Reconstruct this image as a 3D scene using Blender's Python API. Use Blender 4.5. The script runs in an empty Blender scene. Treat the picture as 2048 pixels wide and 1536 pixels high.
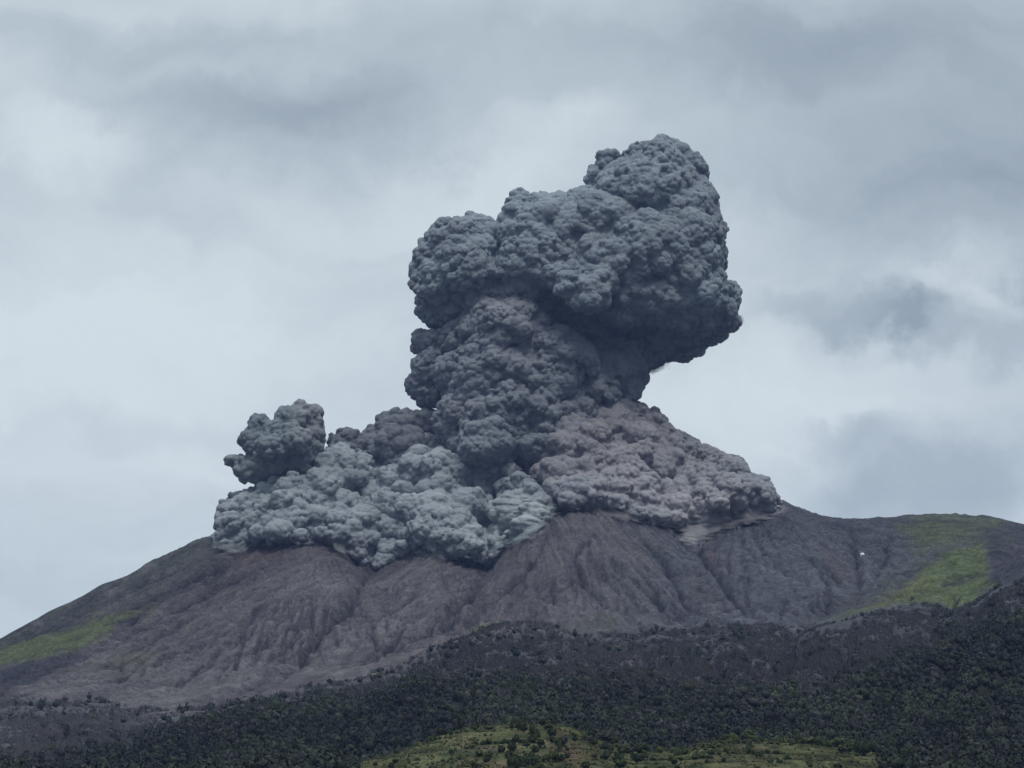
import bpy, math, random
import numpy as np
from mathutils import Matrix, Vector, Euler

random.seed(7)
RNG = np.random.default_rng(7)
scene = bpy.context.scene
col = scene.collection

# ------------------------------------------------------------------ camera
HFOV = math.radians(22.0)
PITCH = math.radians(11.8)
F = 1024 / math.tan(HFOV / 2)          # focal length in pixels of a 2048 wide picture
CAM_Z = 1.7
cam_data = bpy.data.cameras.new('camera')
cam_data.sensor_width = 36.0
cam_data.angle = HFOV
cam_data.clip_start = 0.5
cam_data.clip_end = 80000
cam = bpy.data.objects.new('camera', cam_data)
col.objects.link(cam)
cam.location = (0, 0, CAM_Z)
cam.rotation_euler = (math.pi / 2 + PITCH, 0, 0)
scene.camera = cam
CP, SP = math.cos(PITCH), math.sin(PITCH)


def pt(u, v, Y):
    """world point seen at (u, v) of the 2048 x 1536 photograph at depth Y"""
    xi = (np.asarray(u, float) - 1024) / F
    yi = (768 - np.asarray(v, float)) / F
    t = np.asarray(Y, float) / (CP - yi * SP)
    return xi * t, CAM_Z + t * (SP + yi * CP)


def proj(X, Y, Z):
    """photograph pixel of a world point"""
    z = Z - CAM_Z
    fwd = Y * CP + z * SP
    up = -Y * SP + z * CP
    return 1024 + F * X / fwd, 768 - F * up / fwd


# ------------------------------------------------------------------ world
SUN_EL, SUN_AZ = math.radians(62), math.radians(158)   # azimuth clockwise from +Y
HAZE_DENSITY = 9.5e-6
world = bpy.data.worlds.new('World')
scene.world = world
world.use_nodes = True
wn, wl = world.node_tree.nodes, world.node_tree.links
wn.clear()


def wnode(t, **kw):
    n = wn.new(t)
    for k, v in kw.items():
        setattr(n, k, v)
    return n


def wmath(op, a, b=None, c=None, clamp=False):
    n = wnode('ShaderNodeMath', operation=op, use_clamp=clamp)
    for i, x in enumerate((a, b, c)):
        if x is None:
            continue
        if isinstance(x, (int, float)):
            n.inputs[i].default_value = x
        else:
            wl.new(x, n.inputs[i])
    return n.outputs[0]


def build_world():
    tc = wnode('ShaderNodeTexCoord')
    sep = wnode('ShaderNodeSeparateXYZ')
    wl.new(tc.outputs['Generated'], sep.inputs[0])
    x, y, z = sep.outputs
    yy = wmath('MAXIMUM', y, 0.12)
    a, e = wmath('DIVIDE', x, yy), wmath('DIVIDE', z, yy)
    plane = wnode('ShaderNodeCombineXYZ')
    wl.new(a, plane.inputs[0]); wl.new(e, plane.inputs[1])

    def noise(scale, detail, rough, vec, dist=0.0):
        n = wnode('ShaderNodeTexNoise')
        n.inputs['Scale'].default_value = scale
        n.inputs['Detail'].default_value = detail
        n.inputs['Roughness'].default_value = rough
        n.inputs['Distortion'].default_value = dist
        wl.new(vec, n.inputs['Vector'])
        return n
    # ragged edges: the cloud field is looked up at a turbulent offset
    n1 = noise(11, 9, 0.62, plane.outputs[0])
    sub = wnode('ShaderNodeVectorMath', operation='SUBTRACT')
    wl.new(n1.outputs['Color'], sub.inputs[0]); sub.inputs[1].default_value = (0.5, 0.5, 0.5)
    sc_ = wnode('ShaderNodeVectorMath', operation='SCALE')
    wl.new(sub.outputs[0], sc_.inputs[0]); sc_.inputs['Scale'].default_value = 0.085
    add = wnode('ShaderNodeVectorMath', operation='ADD')
    wl.new(plane.outputs[0], add.inputs[0]); wl.new(sc_.outputs[0], add.inputs[1])
    wv = add.outputs[0]
    front = wmath('GREATER_THAN', y, 0.15)
    clouds = [  # u, v, ru, rv, rotation, darkness
        (600, 240, 480, 150, 6, .26), (250, 60, 620, 90, 3, .20), (1000, 130, 900, 190, 3, .22), (420, 180, 600, 70, -8, .08),
        (1900, 180, 900, 460, 6, .42), (2000, 390, 460, 200, 10, .18), (1500, 60, 500, 140, 0, .14),
        (1740, 590, 200, 70, 6, .42), (1880, 630, 170, 76, -14, .32), (2070, 600, 80, 120, 0, .42),
        (1610, 560, 190, 45, 24, .20), (1850, 930, 380, 170, 0, .34), (1690, 850, 130, 60, 14, .20),
        (1650, 1000, 170, 90, 24, .16), (2040, 690, 150, 60, 10, .24),
        (150, 250, 230, 90, -6, -.26), (200, 700, 800, 460, 0, -.20), (1520, 800, 420, 230, 0, -.20),
        (1960, 602, 90, 60, -20, -.12), (1880, 540, 120, 30, 20, -.12), (900, 380, 480, 90, 14, -.16), (1090, 250, 200, 60, 0, -.12),
        (150, 860, 500, 60, 4, .08), (420, 420, 260, 60, -24, .10), (60, 1180, 300, 90, 0, .06), (1250, 60, 300, 60, 0, -.10),
    ]
    tot = None
    for (u, v, ru, rv, rot, amt) in clouds:
        ca, ce = pt(u, v, 1.0)
        mp = wnode('ShaderNodeMapping', vector_type='TEXTURE')
        mp.inputs['Location'].default_value = (float(ca), float(ce - CAM_Z), 0)
        mp.inputs['Rotation'].default_value = (0, 0, math.radians(rot))
        mp.inputs['Scale'].default_value = (ru / F, rv / F, 1)
        wl.new(wv, mp.inputs['Vector'])
        ln = wnode('ShaderNodeVectorMath', operation='LENGTH')
        wl.new(mp.outputs[0], ln.inputs[0])
        mr = wnode('ShaderNodeMapRange', interpolation_type='SMOOTHERSTEP')
        wl.new(ln.outputs['Value'], mr.inputs['Value'])
        mr.inputs['From Min'].default_value = 0.15; mr.inputs['From Max'].default_value = 1.15
        mr.inputs['To Min'].default_value = amt; mr.inputs['To Max'].default_value = 0
        tot = mr.outputs[0] if tot is None else wmath('ADD', tot, mr.outputs[0])
    tot = wmath('MULTIPLY', tot, front)
    # drawn-out streaks of the overcast layer
    mp = wnode('ShaderNodeMapping')
    mp.inputs['Rotation'].default_value = (0, 0, math.radians(-8))
    mp.inputs['Scale'].default_value = (3.6, 15.0, 1)
    wl.new(wv, mp.inputs['Vector'])
    n2 = noise(1.6, 9, 0.58, mp.outputs[0], 0.3)
    n3 = noise(30, 8, 0.6, wv, 0.6)
    t = wmath('ADD', tot, wmath('MULTIPLY_ADD', n2.outputs['Fac'], 0.56, -0.28))
    t = wmath('ADD', t, wmath('MULTIPLY_ADD', n3.outputs['Fac'], 0.20, -0.10))
    t = wmath('ADD', t, 0.26, clamp=True)
    ramp = wnode('ShaderNodeValToRGB')
    cr = ramp.color_ramp
    cr.elements[0].position = 0.0; cr.elements[0].color = (0.715, 0.795, 0.825, 1)
    cr.elements[1].position = 1.0; cr.elements[1].color = (0.265, 0.325, 0.385, 1)
    m = cr.elements.new(0.45); m.color = (0.505, 0.585, 0.640, 1)
    wl.new(t, ramp.inputs[0])
    # an overcast sky is brighter overhead than near the horizon
    zen = wnode('ShaderNodeMapRange', interpolation_type='SMOOTHSTEP')
    wl.new(z, zen.inputs['Value'])
    zen.inputs['From Min'].default_value = 0.38; zen.inputs['From Max'].default_value = 0.95
    zen.inputs['To Min'].default_value = 1.0; zen.inputs['To Max'].default_value = 3.9
    # unseen sky behind the viewer is dimmed to cut frontal fill on the ash
    rear_dim = wnode('ShaderNodeMapRange', interpolation_type='SMOOTHSTEP')
    wl.new(y, rear_dim.inputs['Value'])
    rear_dim.inputs['From Min'].default_value = -0.3; rear_dim.inputs['From Max'].default_value = 0.75
    rear_dim.inputs['To Min'].default_value = 0.42; rear_dim.inputs['To Max'].default_value = 1.0
    mul = wnode('ShaderNodeVectorMath', operation='SCALE')
    wl.new(ramp.outputs[0], mul.inputs[0]); wl.new(wmath('MULTIPLY', zen.outputs[0], wmath('MAXIMUM', rear_dim.outputs[0], wmath('MULTIPLY', z, 0.9))), mul.inputs['Scale'])
    bg1 = wnode('ShaderNodeBackground'); wl.new(mul.outputs[0], bg1.inputs['Color'])
    sky = wnode('ShaderNodeTexSky', sky_type='NISHITA')
    sky.sun_disc = False
    sky.sun_elevation = SUN_EL
    sky.sun_rotation = SUN_AZ
    bg0 = wnode('ShaderNodeBackground'); wl.new(sky.outputs[0], bg0.inputs['Color'])
    bg0.inputs['Strength'].default_value = 0.08
    mix = wnode('ShaderNodeMixShader'); mix.inputs[0].default_value = 0.93
    wl.new(bg0.outputs[0], mix.inputs[1]); wl.new(bg1.outputs[0], mix.inputs[2])
    out = wnode('ShaderNodeOutputWorld'); wl.new(mix.outputs[0], out.inputs['Surface'])


build_world()
sun_data = bpy.data.lights.new('sun', 'SUN')
sun_data.energy = 1.5
sun_data.angle = math.radians(11)
sun_data.color = (1.0, 0.95, 0.88)
sun = bpy.data.objects.new('sun', sun_data)
col.objects.link(sun)
sd = Vector((math.sin(SUN_AZ) * math.cos(SUN_EL), math.cos(SUN_AZ) * math.cos(SUN_EL), math.sin(SUN_EL)))
sun.rotation_euler = (-sd).to_track_quat('-Z', 'Y').to_euler()
sun.location = (0, 0, 6000)
scene.view_settings.view_transform = 'Standard'
scene.view_settings.look = 'None'
scene.view_settings.exposure = 0.0
scene.view_settings.gamma = 1.0


# ------------------------------------------------------------------ helpers
def tag(o, label=None, cat=None, group=None, kind=None):
    for k, v in (('label', label), ('category', cat), ('group', group), ('kind', kind)):
        if v:
            o[k] = v
    return o


def link(name, me, mats=(), parent=None):
    o = bpy.data.objects.new(name, me)
    col.objects.link(o)
    for m in (mats if isinstance(mats, (list, tuple)) else [mats]):
        me.materials.append(m)
    if parent is not None:
        o.parent = parent
    return o


def empty(name, loc=(0, 0, 0)):
    o = bpy.data.objects.new(name, None)
    o.empty_display_size = 5
    o.location = loc
    col.objects.link(o)
    return o


def np_mesh(name, verts, faces, smooth=True):
    """verts (n,3), faces (m,k) -> mesh, quickly"""
    me = bpy.data.meshes.new(name)
    verts = np.ascontiguousarray(verts, np.float32)
    faces = np.ascontiguousarray(faces, np.int32)
    m, k = faces.shape
    me.vertices.add(len(verts)); me.vertices.foreach_set('co', verts.ravel())
    me.loops.add(m * k); me.loops.foreach_set('vertex_index', faces.ravel())
    me.polygons.add(m)
    me.polygons.foreach_set('loop_start', np.arange(0, m * k, k, dtype=np.int32))
    me.update(calc_edges=True)
    if smooth:
        me.polygons.foreach_set('use_smooth', np.ones(m, bool))
    return me


def set_colour(me, name, rgb):
    at = me.attributes.new(name, 'FLOAT_COLOR', 'POINT')
    c = np.ones((len(rgb), 4), np.float32); c[:, :3] = rgb
    at.data.foreach_set('color', c.ravel())


def coords(me):
    a = np.empty(len(me.vertices) * 3, np.float32); me.vertices.foreach_get('co', a)
    return a.reshape(-1, 3).astype(np.float64)


def normals(me):
    a = np.empty(len(me.vertices) * 3, np.float32); me.vertex_normals.foreach_get('vector', a)
    return a.reshape(-1, 3).astype(np.float64)


def edges(me):
    a = np.empty(len(me.edges) * 2, np.int32); me.edges.foreach_get('vertices', a)
    return a.reshape(-1, 2)


def hash3(ix, iy, iz, seed):
    h = (ix.astype(np.int64) * 73856093) ^ (iy.astype(np.int64) * 19349663) ^ (iz.astype(np.int64) * 83492791) ^ (seed * 2654435761)
    h &= 0xFFFFFFFF
    h ^= h >> 15; h = (h * 0x2c1b3c6d) & 0xFFFFFFFF
    h ^= h >> 12; h = (h * 0x297a2d39) & 0xFFFFFFFF
    h ^= h >> 15
    return h


def worley(p, seed=1):
    """distance to the nearest of one jittered point per unit cell, and that cell's random number"""
    n = len(p); best = np.full(n, 9.0); rid = np.zeros(n)
    for s in range(0, n, 200000):
        q = p[s:s + 200000]; c = np.floor(q).astype(np.int64); b = best[s:s + 200000].copy(); r = rid[s:s + 200000].copy()
        for dx in (-1, 0, 1):
            for dy in (-1, 0, 1):
                for dz in (-1, 0, 1):
                    k = c + (dx, dy, dz)
                    h = hash3(k[:, 0], k[:, 1], k[:, 2], seed)
                    fx = (h & 1023) / 1023.; fy = ((h >> 10) & 1023) / 1023.; fz = ((h >> 20) & 1023) / 1023.
                    d = (k[:, 0] + fx - q[:, 0]) ** 2 + (k[:, 1] + fy - q[:, 1]) ** 2 + (k[:, 2] + fz - q[:, 2]) ** 2
                    m = d < b
                    b[m] = d[m]; r[m] = fx[m] * 0.5 + fy[m] * 0.5
        best[s:s + 200000] = b; rid[s:s + 200000] = r
    return np.sqrt(best), rid


def vnoise(p, seed=1):
    """smooth value noise in -1..1 at (n,3) points"""
    c = np.floor(p).astype(np.int64); f = p - c
    f = f * f * f * (f * (f * 6 - 15) + 10)
    out = np.zeros(len(p))
    for dx in (0, 1):
        for dy in (0, 1):
            for dz in (0, 1):
                h = hash3(c[:, 0] + dx, c[:, 1] + dy, c[:, 2] + dz, seed)
                w = (f[:, 0] if dx else 1 - f[:, 0]) * (f[:, 1] if dy else 1 - f[:, 1]) * (f[:, 2] if dz else 1 - f[:, 2])
                out += w * ((h & 0xFFFF) / 32767.5 - 1)
    return out


def fbm(p, octaves=4, seed=1, gain=0.5):
    s = 0; a = 1; t = 0
    for i in range(octaves):
        s = s + a * vnoise(p * 2 ** i + 17.3 * i, seed + i); t += a; a *= gain
    return s / t


def smooth01(x, a, b):
    t = np.clip((x - a) / (b - a), 0, 1)
    return t * t * (3 - 2 * t)


def in_poly(u, v, poly):
    r = np.zeros(u.shape, bool); n = len(poly)
    for i in range(n):
        x0, y0 = poly[i]; x1, y1 = poly[(i + 1) % n]
        if y0 == y1:
            continue
        c = ((y0 > v) != (y1 > v)) & (u < (x1 - x0) * (v - y0) / (y1 - y0) + x0)
        r ^= c
    return r


def line_dist(u, v, line):
    """distance in pixels to a polyline and how far along it (0..1) the nearest point lies"""
    best = np.full(u.shape, 1e9); par = np.zeros(u.shape)
    L = [math.dist(line[i], line[i + 1]) for i in range(len(line) - 1)]; T = sum(L); acc = 0
    for i in range(len(line) - 1):
        (x0, y0), (x1, y1) = line[i], line[i + 1]
        dx, dy = x1 - x0, y1 - y0
        t = np.clip(((u - x0) * dx + (v - y0) * dy) / (dx * dx + dy * dy + 1e-9), 0, 1)
        d = np.hypot(u - x0 - t * dx, v - y0 - t * dy)
        m = d < best
        best = np.where(m, d, best); par = np.where(m, (acc + t * L[i]) / T, par)
        acc += L[i]
    return best, par


def poly_dist(u, v, poly):
    d, _ = line_dist(u, v, list(poly) + [poly[0]])
    return np.where(in_poly(u, v, poly), d, -d)


def srgb(r, g, b):
    f = lambda c: (c / 255 / 12.92) if c / 255 <= 0.04045 else ((c / 255 + 0.055) / 1.055) ** 2.4
    return (f(r), f(g), f(b))


# ------------------------------------------------------------------ materials
def new_mat(name):
    m = bpy.data.materials.new(name); m.use_nodes = True
    nt = m.node_tree; nt.nodes.clear()
    out = nt.nodes.new('ShaderNodeOutputMaterial'); b = nt.nodes.new('ShaderNodeBsdfPrincipled')
    b.inputs['Roughness'].default_value = 1.0
    b.inputs['Specular IOR Level'].default_value = 0.0
    nt.links.new(b.outputs[0], out.inputs['Surface'])
    return m, nt, b


def attr_mat(name, noise_scales, amounts, bump=None, rough=1.0):
    """colour from the mesh's own 'tint' attribute, broken up by noise of several sizes (metres)"""
    m, nt, b = new_mat(name); N, L = nt.nodes, nt.links
    at = N.new('ShaderNodeAttribute'); at.attribute_name = 'tint'
    tc = N.new('ShaderNodeTexCoord'); fac = None
    amounts = amounts if isinstance(amounts, tuple) else (amounts,) * len(noise_scales)
    for s, amount in zip(noise_scales, amounts):
        n = N.new('ShaderNodeTexNoise'); n.inputs['Scale'].default_value = 1 / s; n.inputs['Detail'].default_value = 5
        n.inputs['Roughness'].default_value = 0.6
        L.new(tc.outputs['Object'], n.inputs['Vector'])
        mr = N.new('ShaderNodeMapRange'); L.new(n.outputs['Fac'], mr.inputs['Value'])
        mr.inputs['From Min'].default_value = 0.25; mr.inputs['From Max'].default_value = 0.75
        mr.inputs['To Min'].default_value = 1 - amount; mr.inputs['To Max'].default_value = 1 + amount
        if fac is None:
            fac = mr.outputs[0]
        else:
            q = N.new('ShaderNodeMath'); q.operation = 'MULTIPLY'
            L.new(fac, q.inputs[0]); L.new(mr.outputs[0], q.inputs[1]); fac = q.outputs[0]
    sc = N.new('ShaderNodeVectorMath'); sc.operation = 'SCALE'
    L.new(at.outputs['Color'], sc.inputs[0]); L.new(fac, sc.inputs['Scale'])
    L.new(sc.outputs[0], b.inputs['Base Color'])
    if bump:
        s, dist = bump
        n = N.new('ShaderNodeTexNoise'); n.inputs['Scale'].default_value = 1 / s; n.inputs['Detail'].default_value = 6
        n.inputs['Roughness'].default_value = 0.65
        L.new(tc.outputs['Object'], n.inputs['Vector'])
        bp = N.new('ShaderNodeBump'); bp.inputs['Distance'].default_value = dist; bp.inputs['Strength'].default_value = 1.0
        L.new(n.outputs['Fac'], bp.inputs['Height']); L.new(bp.outputs[0], b.inputs['Normal'])
    b.inputs['Roughness'].default_value = rough
    return m


def ash_mat():
    m = attr_mat('ash', (70, 14), 0.10)
    nt = m.node_tree; N, L = nt.nodes, nt.links
    b = next(n for n in N if n.type == 'BSDF_PRINCIPLED')
    tc = next(n for n in N if n.type == 'TEX_COORD')
    wz = N.new('ShaderNodeTexNoise'); wz.inputs['Scale'].default_value = 1 / 12; wz.inputs['Detail'].default_value = 3
    L.new(tc.outputs['Object'], wz.inputs['Vector'])
    mad = N.new('ShaderNodeVectorMath'); mad.operation = 'MULTIPLY_ADD'
    L.new(wz.outputs['Color'], mad.inputs[0]); mad.inputs[1].default_value = (7, 7, 7); L.new(tc.outputs['Object'], mad.inputs[2])
    vo = N.new('ShaderNodeTexVoronoi'); vo.inputs['Scale'].default_value = 1 / 7.5
    L.new(mad.outputs[0], vo.inputs['Vector'])
    bp = N.new('ShaderNodeBump'); bp.invert = True; bp.inputs['Distance'].default_value = 2.0; bp.inputs['Strength'].default_value = 0.5
    L.new(vo.outputs['Distance'], bp.inputs['Height']); L.new(bp.outputs[0], b.inputs['Normal'])
    return m


M_slope = attr_mat('volcanic_slope', (120, 34, 13, 5.5), (0.16, 0.24, 0.34, 0.40), bump=(15, 12.0))
M_ash = ash_mat()
M_leaf = attr_mat('leaf_clumps', (3, 0.7), 0.13)
M_rock = attr_mat('pale_rock', (4, 1), 0.25, bump=(2, 0.4))


def plain_mat(name, rgb, scale, amount):
    m, nt, b = new_mat(name); N, L = nt.nodes, nt.links
    tc = N.new('ShaderNodeTexCoord'); n = N.new('ShaderNodeTexNoise')
    n.inputs['Scale'].default_value = 1 / scale; n.inputs['Detail'].default_value = 5
    L.new(tc.outputs['Object'], n.inputs['Vector'])
    r = N.new('ShaderNodeValToRGB')
    r.color_ramp.elements[0].position = 0.3; r.color_ramp.elements[1].position = 0.7
    r.color_ramp.elements[0].color = tuple(c * (1 - amount) for c in rgb) + (1,)
    r.color_ramp.elements[1].color = tuple(c * (1 + amount) for c in rgb) + (1,)
    L.new(n.outputs['Fac'], r.inputs[0]); L.new(r.outputs[0], b.inputs['Base Color'])
    return m


M_bark = plain_mat('bark', (0.09, 0.075, 0.06), 0.5, 0.4)
M_ground = plain_mat('lowland_grass', (0.06, 0.075, 0.035), 60, 0.35)

# ------------------------------------------------------------------ terrain
# Cross-sections of the land from the camera to beyond the summit: (depth, [(u, v), ...]) in photograph pixels.
SKYLINE = [(-1400, 1700), (-600, 1520), (-300, 1412), (0, 1279), (60, 1246), (100, 1224), (160, 1196), (205, 1170), (255, 1153), (300, 1125), (350, 1104),
           (372, 1098), (382, 1088), (400, 1080), (420, 1076), (500, 1050), (700, 1000), (1000, 965), (1300, 960), (1500, 985), (1575, 1008), (1610, 1022),
           (1650, 1035), (1700, 1042), (1750, 1041), (1790, 1037), (1820, 1032), (1880, 1030), (1940, 1033), (1952, 1037), (1962, 1033), (2000, 1039), (2048, 1050),
           (2400, 1150), (3000, 1400), (3800, 1700)]
SECTIONS = [
    (2150, [(-1400, 1590), (0, 1580), (700, 1572), (1000, 1556), (1500, 1560), (2048, 1575), (3400, 1590)]),
    (2600, [(-1400, 1600), (0, 1575), (400, 1560), (650, 1548), (790, 1512), (870, 1482), (930, 1464), (1050, 1456), (1130, 1457), (1200, 1478), (1260, 1505),
            (1350, 1502), (1430, 1484), (1500, 1480), (1600, 1486), (1750, 1510), (1900, 1525), (2048, 1530), (3400, 1560)]),
    (2900, [(-1400, 1600), (0, 1575), (700, 1560), (1000, 1505), (1130, 1490), (1300, 1515), (1500, 1500), (1700, 1500), (1850, 1495), (2048, 1475), (3400, 1500)]),
    (3900, [(-1400, 1560), (0, 1520), (200, 1500), (335, 1466), (453, 1434), (523, 1420), (700, 1404), (860, 1380), (1000, 1368), (1200, 1360), (1400, 1352),
            (1600, 1352), (1800, 1325), (2048, 1268), (2400, 1240), (3400, 1300)]),
    (4250, [(-1400, 1560), (0, 1500), (200, 1482), (453, 1436), (700, 1406), (860, 1380), (1000, 1366), (1200, 1356), (1400, 1346), (1600, 1340), (1800, 1305),
            (2048, 1245), (2400, 1220), (3400, 1300)]),
    (5600, [(-1400, 1560), (0, 1400), (200, 1408), (400, 1400), (600, 1365), (800, 1335), (870, 1304), (940, 1272), (1000, 1252), (1060, 1250), (1104, 1255),
            (1156, 1276), (1240, 1272), (1330, 1265), (1467, 1256), (1530, 1250), (1580, 1264), (1612, 1258), (1660, 1240), (1720, 1217), (1800, 1208), (1865, 1211), (1909, 1228),
            (1963, 1196), (2048, 1135), (2400, 1130), (3400, 1300)]),
    (6000, [(-1400, 1560), (0, 1382), (200, 1380), (400, 1372), (600, 1335), (800, 1290), (870, 1280), (1000, 1250), (1104, 1246), (1240, 1256), (1330, 1252),
            (1467, 1246), (1580, 1258), (1612, 1256), (1720, 1216), (1865, 1200), (1909, 1204), (1963, 1178), (2048, 1125), (2400, 1130), (3400, 1350)]),
    (6800, [(-1400, 1600), (0, 1340), (200, 1292), (400, 1262), (520, 1235), (640, 1215), (700, 1222), (760, 1212), (860, 1195), (940, 1205), (1020, 1175), (1150, 1140),
            (1260, 1158), (1390, 1172), (1500, 1160), (1600, 1160), (1720, 1168), (1820, 1140), (1900, 1118), (2000, 1096), (2048, 1095), (2400, 1130), (3400, 1450)]),
    (7450, [(-1400, 1680), (0, 1305), (200, 1212), (350, 1148), (420, 1116), (530, 1103), (600, 1092), (640, 1088), (680, 1100), (745, 1150), (800, 1130), (860, 1112),
            (920, 1130), (975, 1148), (1010, 1100), (1060, 1058), (1100, 1032), (1150, 1023), (1200, 1024), (1260, 1045), (1330, 1072), (1391, 1092), (1440, 1072), (1500, 1058),
            (1575, 1048), (1700, 1082), (1820, 1072), (1900, 1062), (2000, 1060), (2048, 1068), (2400, 1145), (3400, 1560)]),
    (7900, SKYLINE),
]
GULLIES = [  # polyline, half width in pixels, depth in metres
    ([(745, 1142), (715, 1180), (692, 1212), (662, 1240), (640, 1272), (612, 1297), (606, 1326), (545, 1352), (482, 1385), (400, 1412), (360, 1440)], 13, 26),
    ([(540, 1098), (400, 1162), (300, 1216), (225, 1266), (140, 1312), (0, 1380)], 9, 24),
    ([(505, 1100), (380, 1158), (280, 1210), (200, 1246), (130, 1288)], 7, 17),
    ([(575, 1098), (450, 1165), (350, 1216), (270, 1258), (200, 1296)], 7, 17),
    ([(450, 1102), (330, 1150), (215, 1196), (110, 1252), (0, 1300)], 8, 13),
    ([(560, 1170), (510, 1218), (487, 1262), (478, 1312), (440, 1380)], 5, 9),
    ([(580, 1175), (530, 1240), (515, 1290), (508, 1340)], 4, 7),
    ([(470, 1230), (400, 1285), (300, 1330), (240, 1378)], 5, 7),
    ([(500, 1240), (440, 1290), (385, 1345), (345, 1385)], 4, 7),
    ([(540, 1250), (470, 1300), (440, 1345), (432, 1385)], 4, 6),
    ([(600, 1180), (570, 1260), (560, 1330)], 4, 6), ([(625, 1180), (622, 1240), (628, 1262)], 4, 6),
    ([(640, 1180), (655, 1220), (650, 1245)], 4, 6), ([(610, 1200), (585, 1270), (590, 1325)], 4, 6),
    ([(450, 1220), (360, 1280), (280, 1320), (210, 1350)], 4, 6), ([(420, 1210), (330, 1262), (240, 1305)], 4, 6),
    ([(978, 1142), (940, 1190), (895, 1232), (850, 1262), (800, 1290), (760, 1310), (735, 1330)], 13, 20),
    ([(818, 1236), (790, 1270), (762, 1304), (700, 1330)], 10, 16), ([(748, 1235), (744, 1268), (758, 1298)], 8, 14),
    ([(860, 1140), (820, 1190), (790, 1215)], 7, 8), ([(700, 1245), (660, 1258), (625, 1262)], 7, 12),
    ([(1190, 1060), (1150, 1112), (1166, 1160), (1230, 1215)], 8, 11), ([(1100, 1060), (1060, 1120), (1000, 1190), (930, 1235)], 9, 9),
    ([(1281, 1128), (1302, 1175), (1345, 1235)], 9, 13), ([(1262, 1050), (1325, 1116), (1369, 1190), (1428, 1240)], 9, 14),
    ([(1391, 1088), (1413, 1125), (1446, 1161), (1467, 1190), (1500, 1218), (1532, 1240)], 9, 16),
    ([(1565, 1183), (1572, 1205), (1561, 1233)], 5, 8), ([(1648, 1122), (1664, 1140), (1678, 1162)], 6, 8),
    ([(1500, 1140), (1490, 1180), (1510, 1220)], 6, 7), ([(1600, 1080), (1640, 1130), (1660, 1180), (1650, 1220)], 8, 9),
    ([(1700, 1060), (1710, 1120), (1720, 1180)], 8, 9), ([(1780, 1060), (1770, 1110), (1740, 1165)], 8, 8),
    ([(1900, 1180), (1912, 1200), (1908, 1226)], 6, 12), ([(1230, 1110), (1250, 1170), (1290, 1225)], 7, 8),
    ([(1740, 1230), (1790, 1262), (1830, 1300)], 8, 14), ([(1770, 1222), (1830, 1258), (1870, 1290)], 8, 12), ([(1700, 1240), (1740, 1275), (1770, 1310)], 8, 12),
    ([(640, 1300), (600, 1340), (560, 1370), (480, 1410)], 7, 10),
]


WOOD_EDGE = [(-1400, 1420), (0, 1392), (200, 1404), (330, 1426), (440, 1416), (560, 1386), (700, 1358), (800, 1332), (870, 1302), (940, 1272), (1000, 1250), (1060, 1246), (1104, 1252), (1156, 1274), (1240, 1272),
             (1330, 1264), (1467, 1254), (1530, 1248), (1580, 1262), (1612, 1260), (1690, 1250), (1720, 1238), (1760, 1218), (1800, 1209), (1865, 1206), (1909, 1224), (1963, 1196), (2014, 1176), (2048, 1150), (3400, 1200)]
GREEN_EDGE = [(-1400, 1560), (0, 1560), (209, 1530), (335, 1492), (453, 1462), (523, 1448), (700, 1425), (860, 1384), (1000, 1388), (1200, 1378), (1350, 1398), (1500, 1405), (1600, 1400),
              (1700, 1375), (1800, 1335), (1900, 1300), (2048, 1240), (3400, 1240)]
SPURS = [  # valleys in the wooded foothills: polyline, half width in pixels, depth in metres
    ([(1872, 1240), (1850, 1310), (1800, 1360), (1760, 1420), (1740, 1480)], 26, 34), ([(1965, 1215), (1935, 1290), (1900, 1370), (1880, 1420)], 20, 26),
    ([(1605, 1268), (1570, 1325), (1490, 1368)], 20, 26), ([(1160, 1278), (1190, 1308), (1140, 1330), (1000, 1346), (880, 1385)], 18, 28),
    ([(1400, 1290), (1440, 1345), (1465, 1400)], 18, 22), ([(2044, 1290), (2000, 1370), (1960, 1440)], 24, 28), ([(1270, 1280), (1300, 1330), (1290, 1370)], 16, 20),
    ([(900, 1310), (860, 1345), (780, 1380)], 16, 18), ([(1700, 1270), (1690, 1330), (1640, 1400)], 20, 24), ([(1000, 1390), (950, 1410), (860, 1430)], 16, 14),
    ([(1560, 1400), (1500, 1430), (1420, 1440)], 18, 18), ([(600, 1420), (520, 1450), (420, 1490)], 16, 14)]


def pchip(xk, yk, x):
    """monotone cubic through (k, n) knot columns; x (m,), increasing -> (m, n)"""
    h = np.diff(xk, axis=0); d = np.diff(yk, axis=0) / h
    s = np.zeros_like(yk)
    w1 = 2 * h[1:] + h[:-1]; w2 = h[1:] + 2 * h[:-1]
    ok = d[1:] * d[:-1] > 0
    with np.errstate(divide='ignore', invalid='ignore'):
        hm = (w1 + w2) / (w1 / d[:-1] + w2 / d[1:])
    s[1:-1] = np.where(ok, hm, 0)
    s[0] = d[0]; s[-1] = d[-1]
    out = np.empty((len(x), yk.shape[1]))
    kx = xk[:, 0]
    idx = np.clip(np.searchsorted(kx, x) - 1, 0, len(kx) - 2)
    for i, (xx, j) in enumerate(zip(x, idx)):
        t = (xx - kx[j]) / (kx[j + 1] - kx[j]); hh = kx[j + 1] - kx[j]
        out[i] = (2 * t ** 3 - 3 * t ** 2 + 1) * yk[j] + (t ** 3 - 2 * t ** 2 + t) * hh * s[j] + (-2 * t ** 3 + 3 * t ** 2) * yk[j + 1] + (t ** 3 - t ** 2) * hh * s[j + 1]
    return out


def smooth_interp(x, xs, ys):
    """linear interpolation rounded off a little"""
    y = 0
    for o, w in ((-6, .25), (0, .5), (6, .25)):
        y = y + w * np.interp(x + o, xs, ys)
    return y


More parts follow.
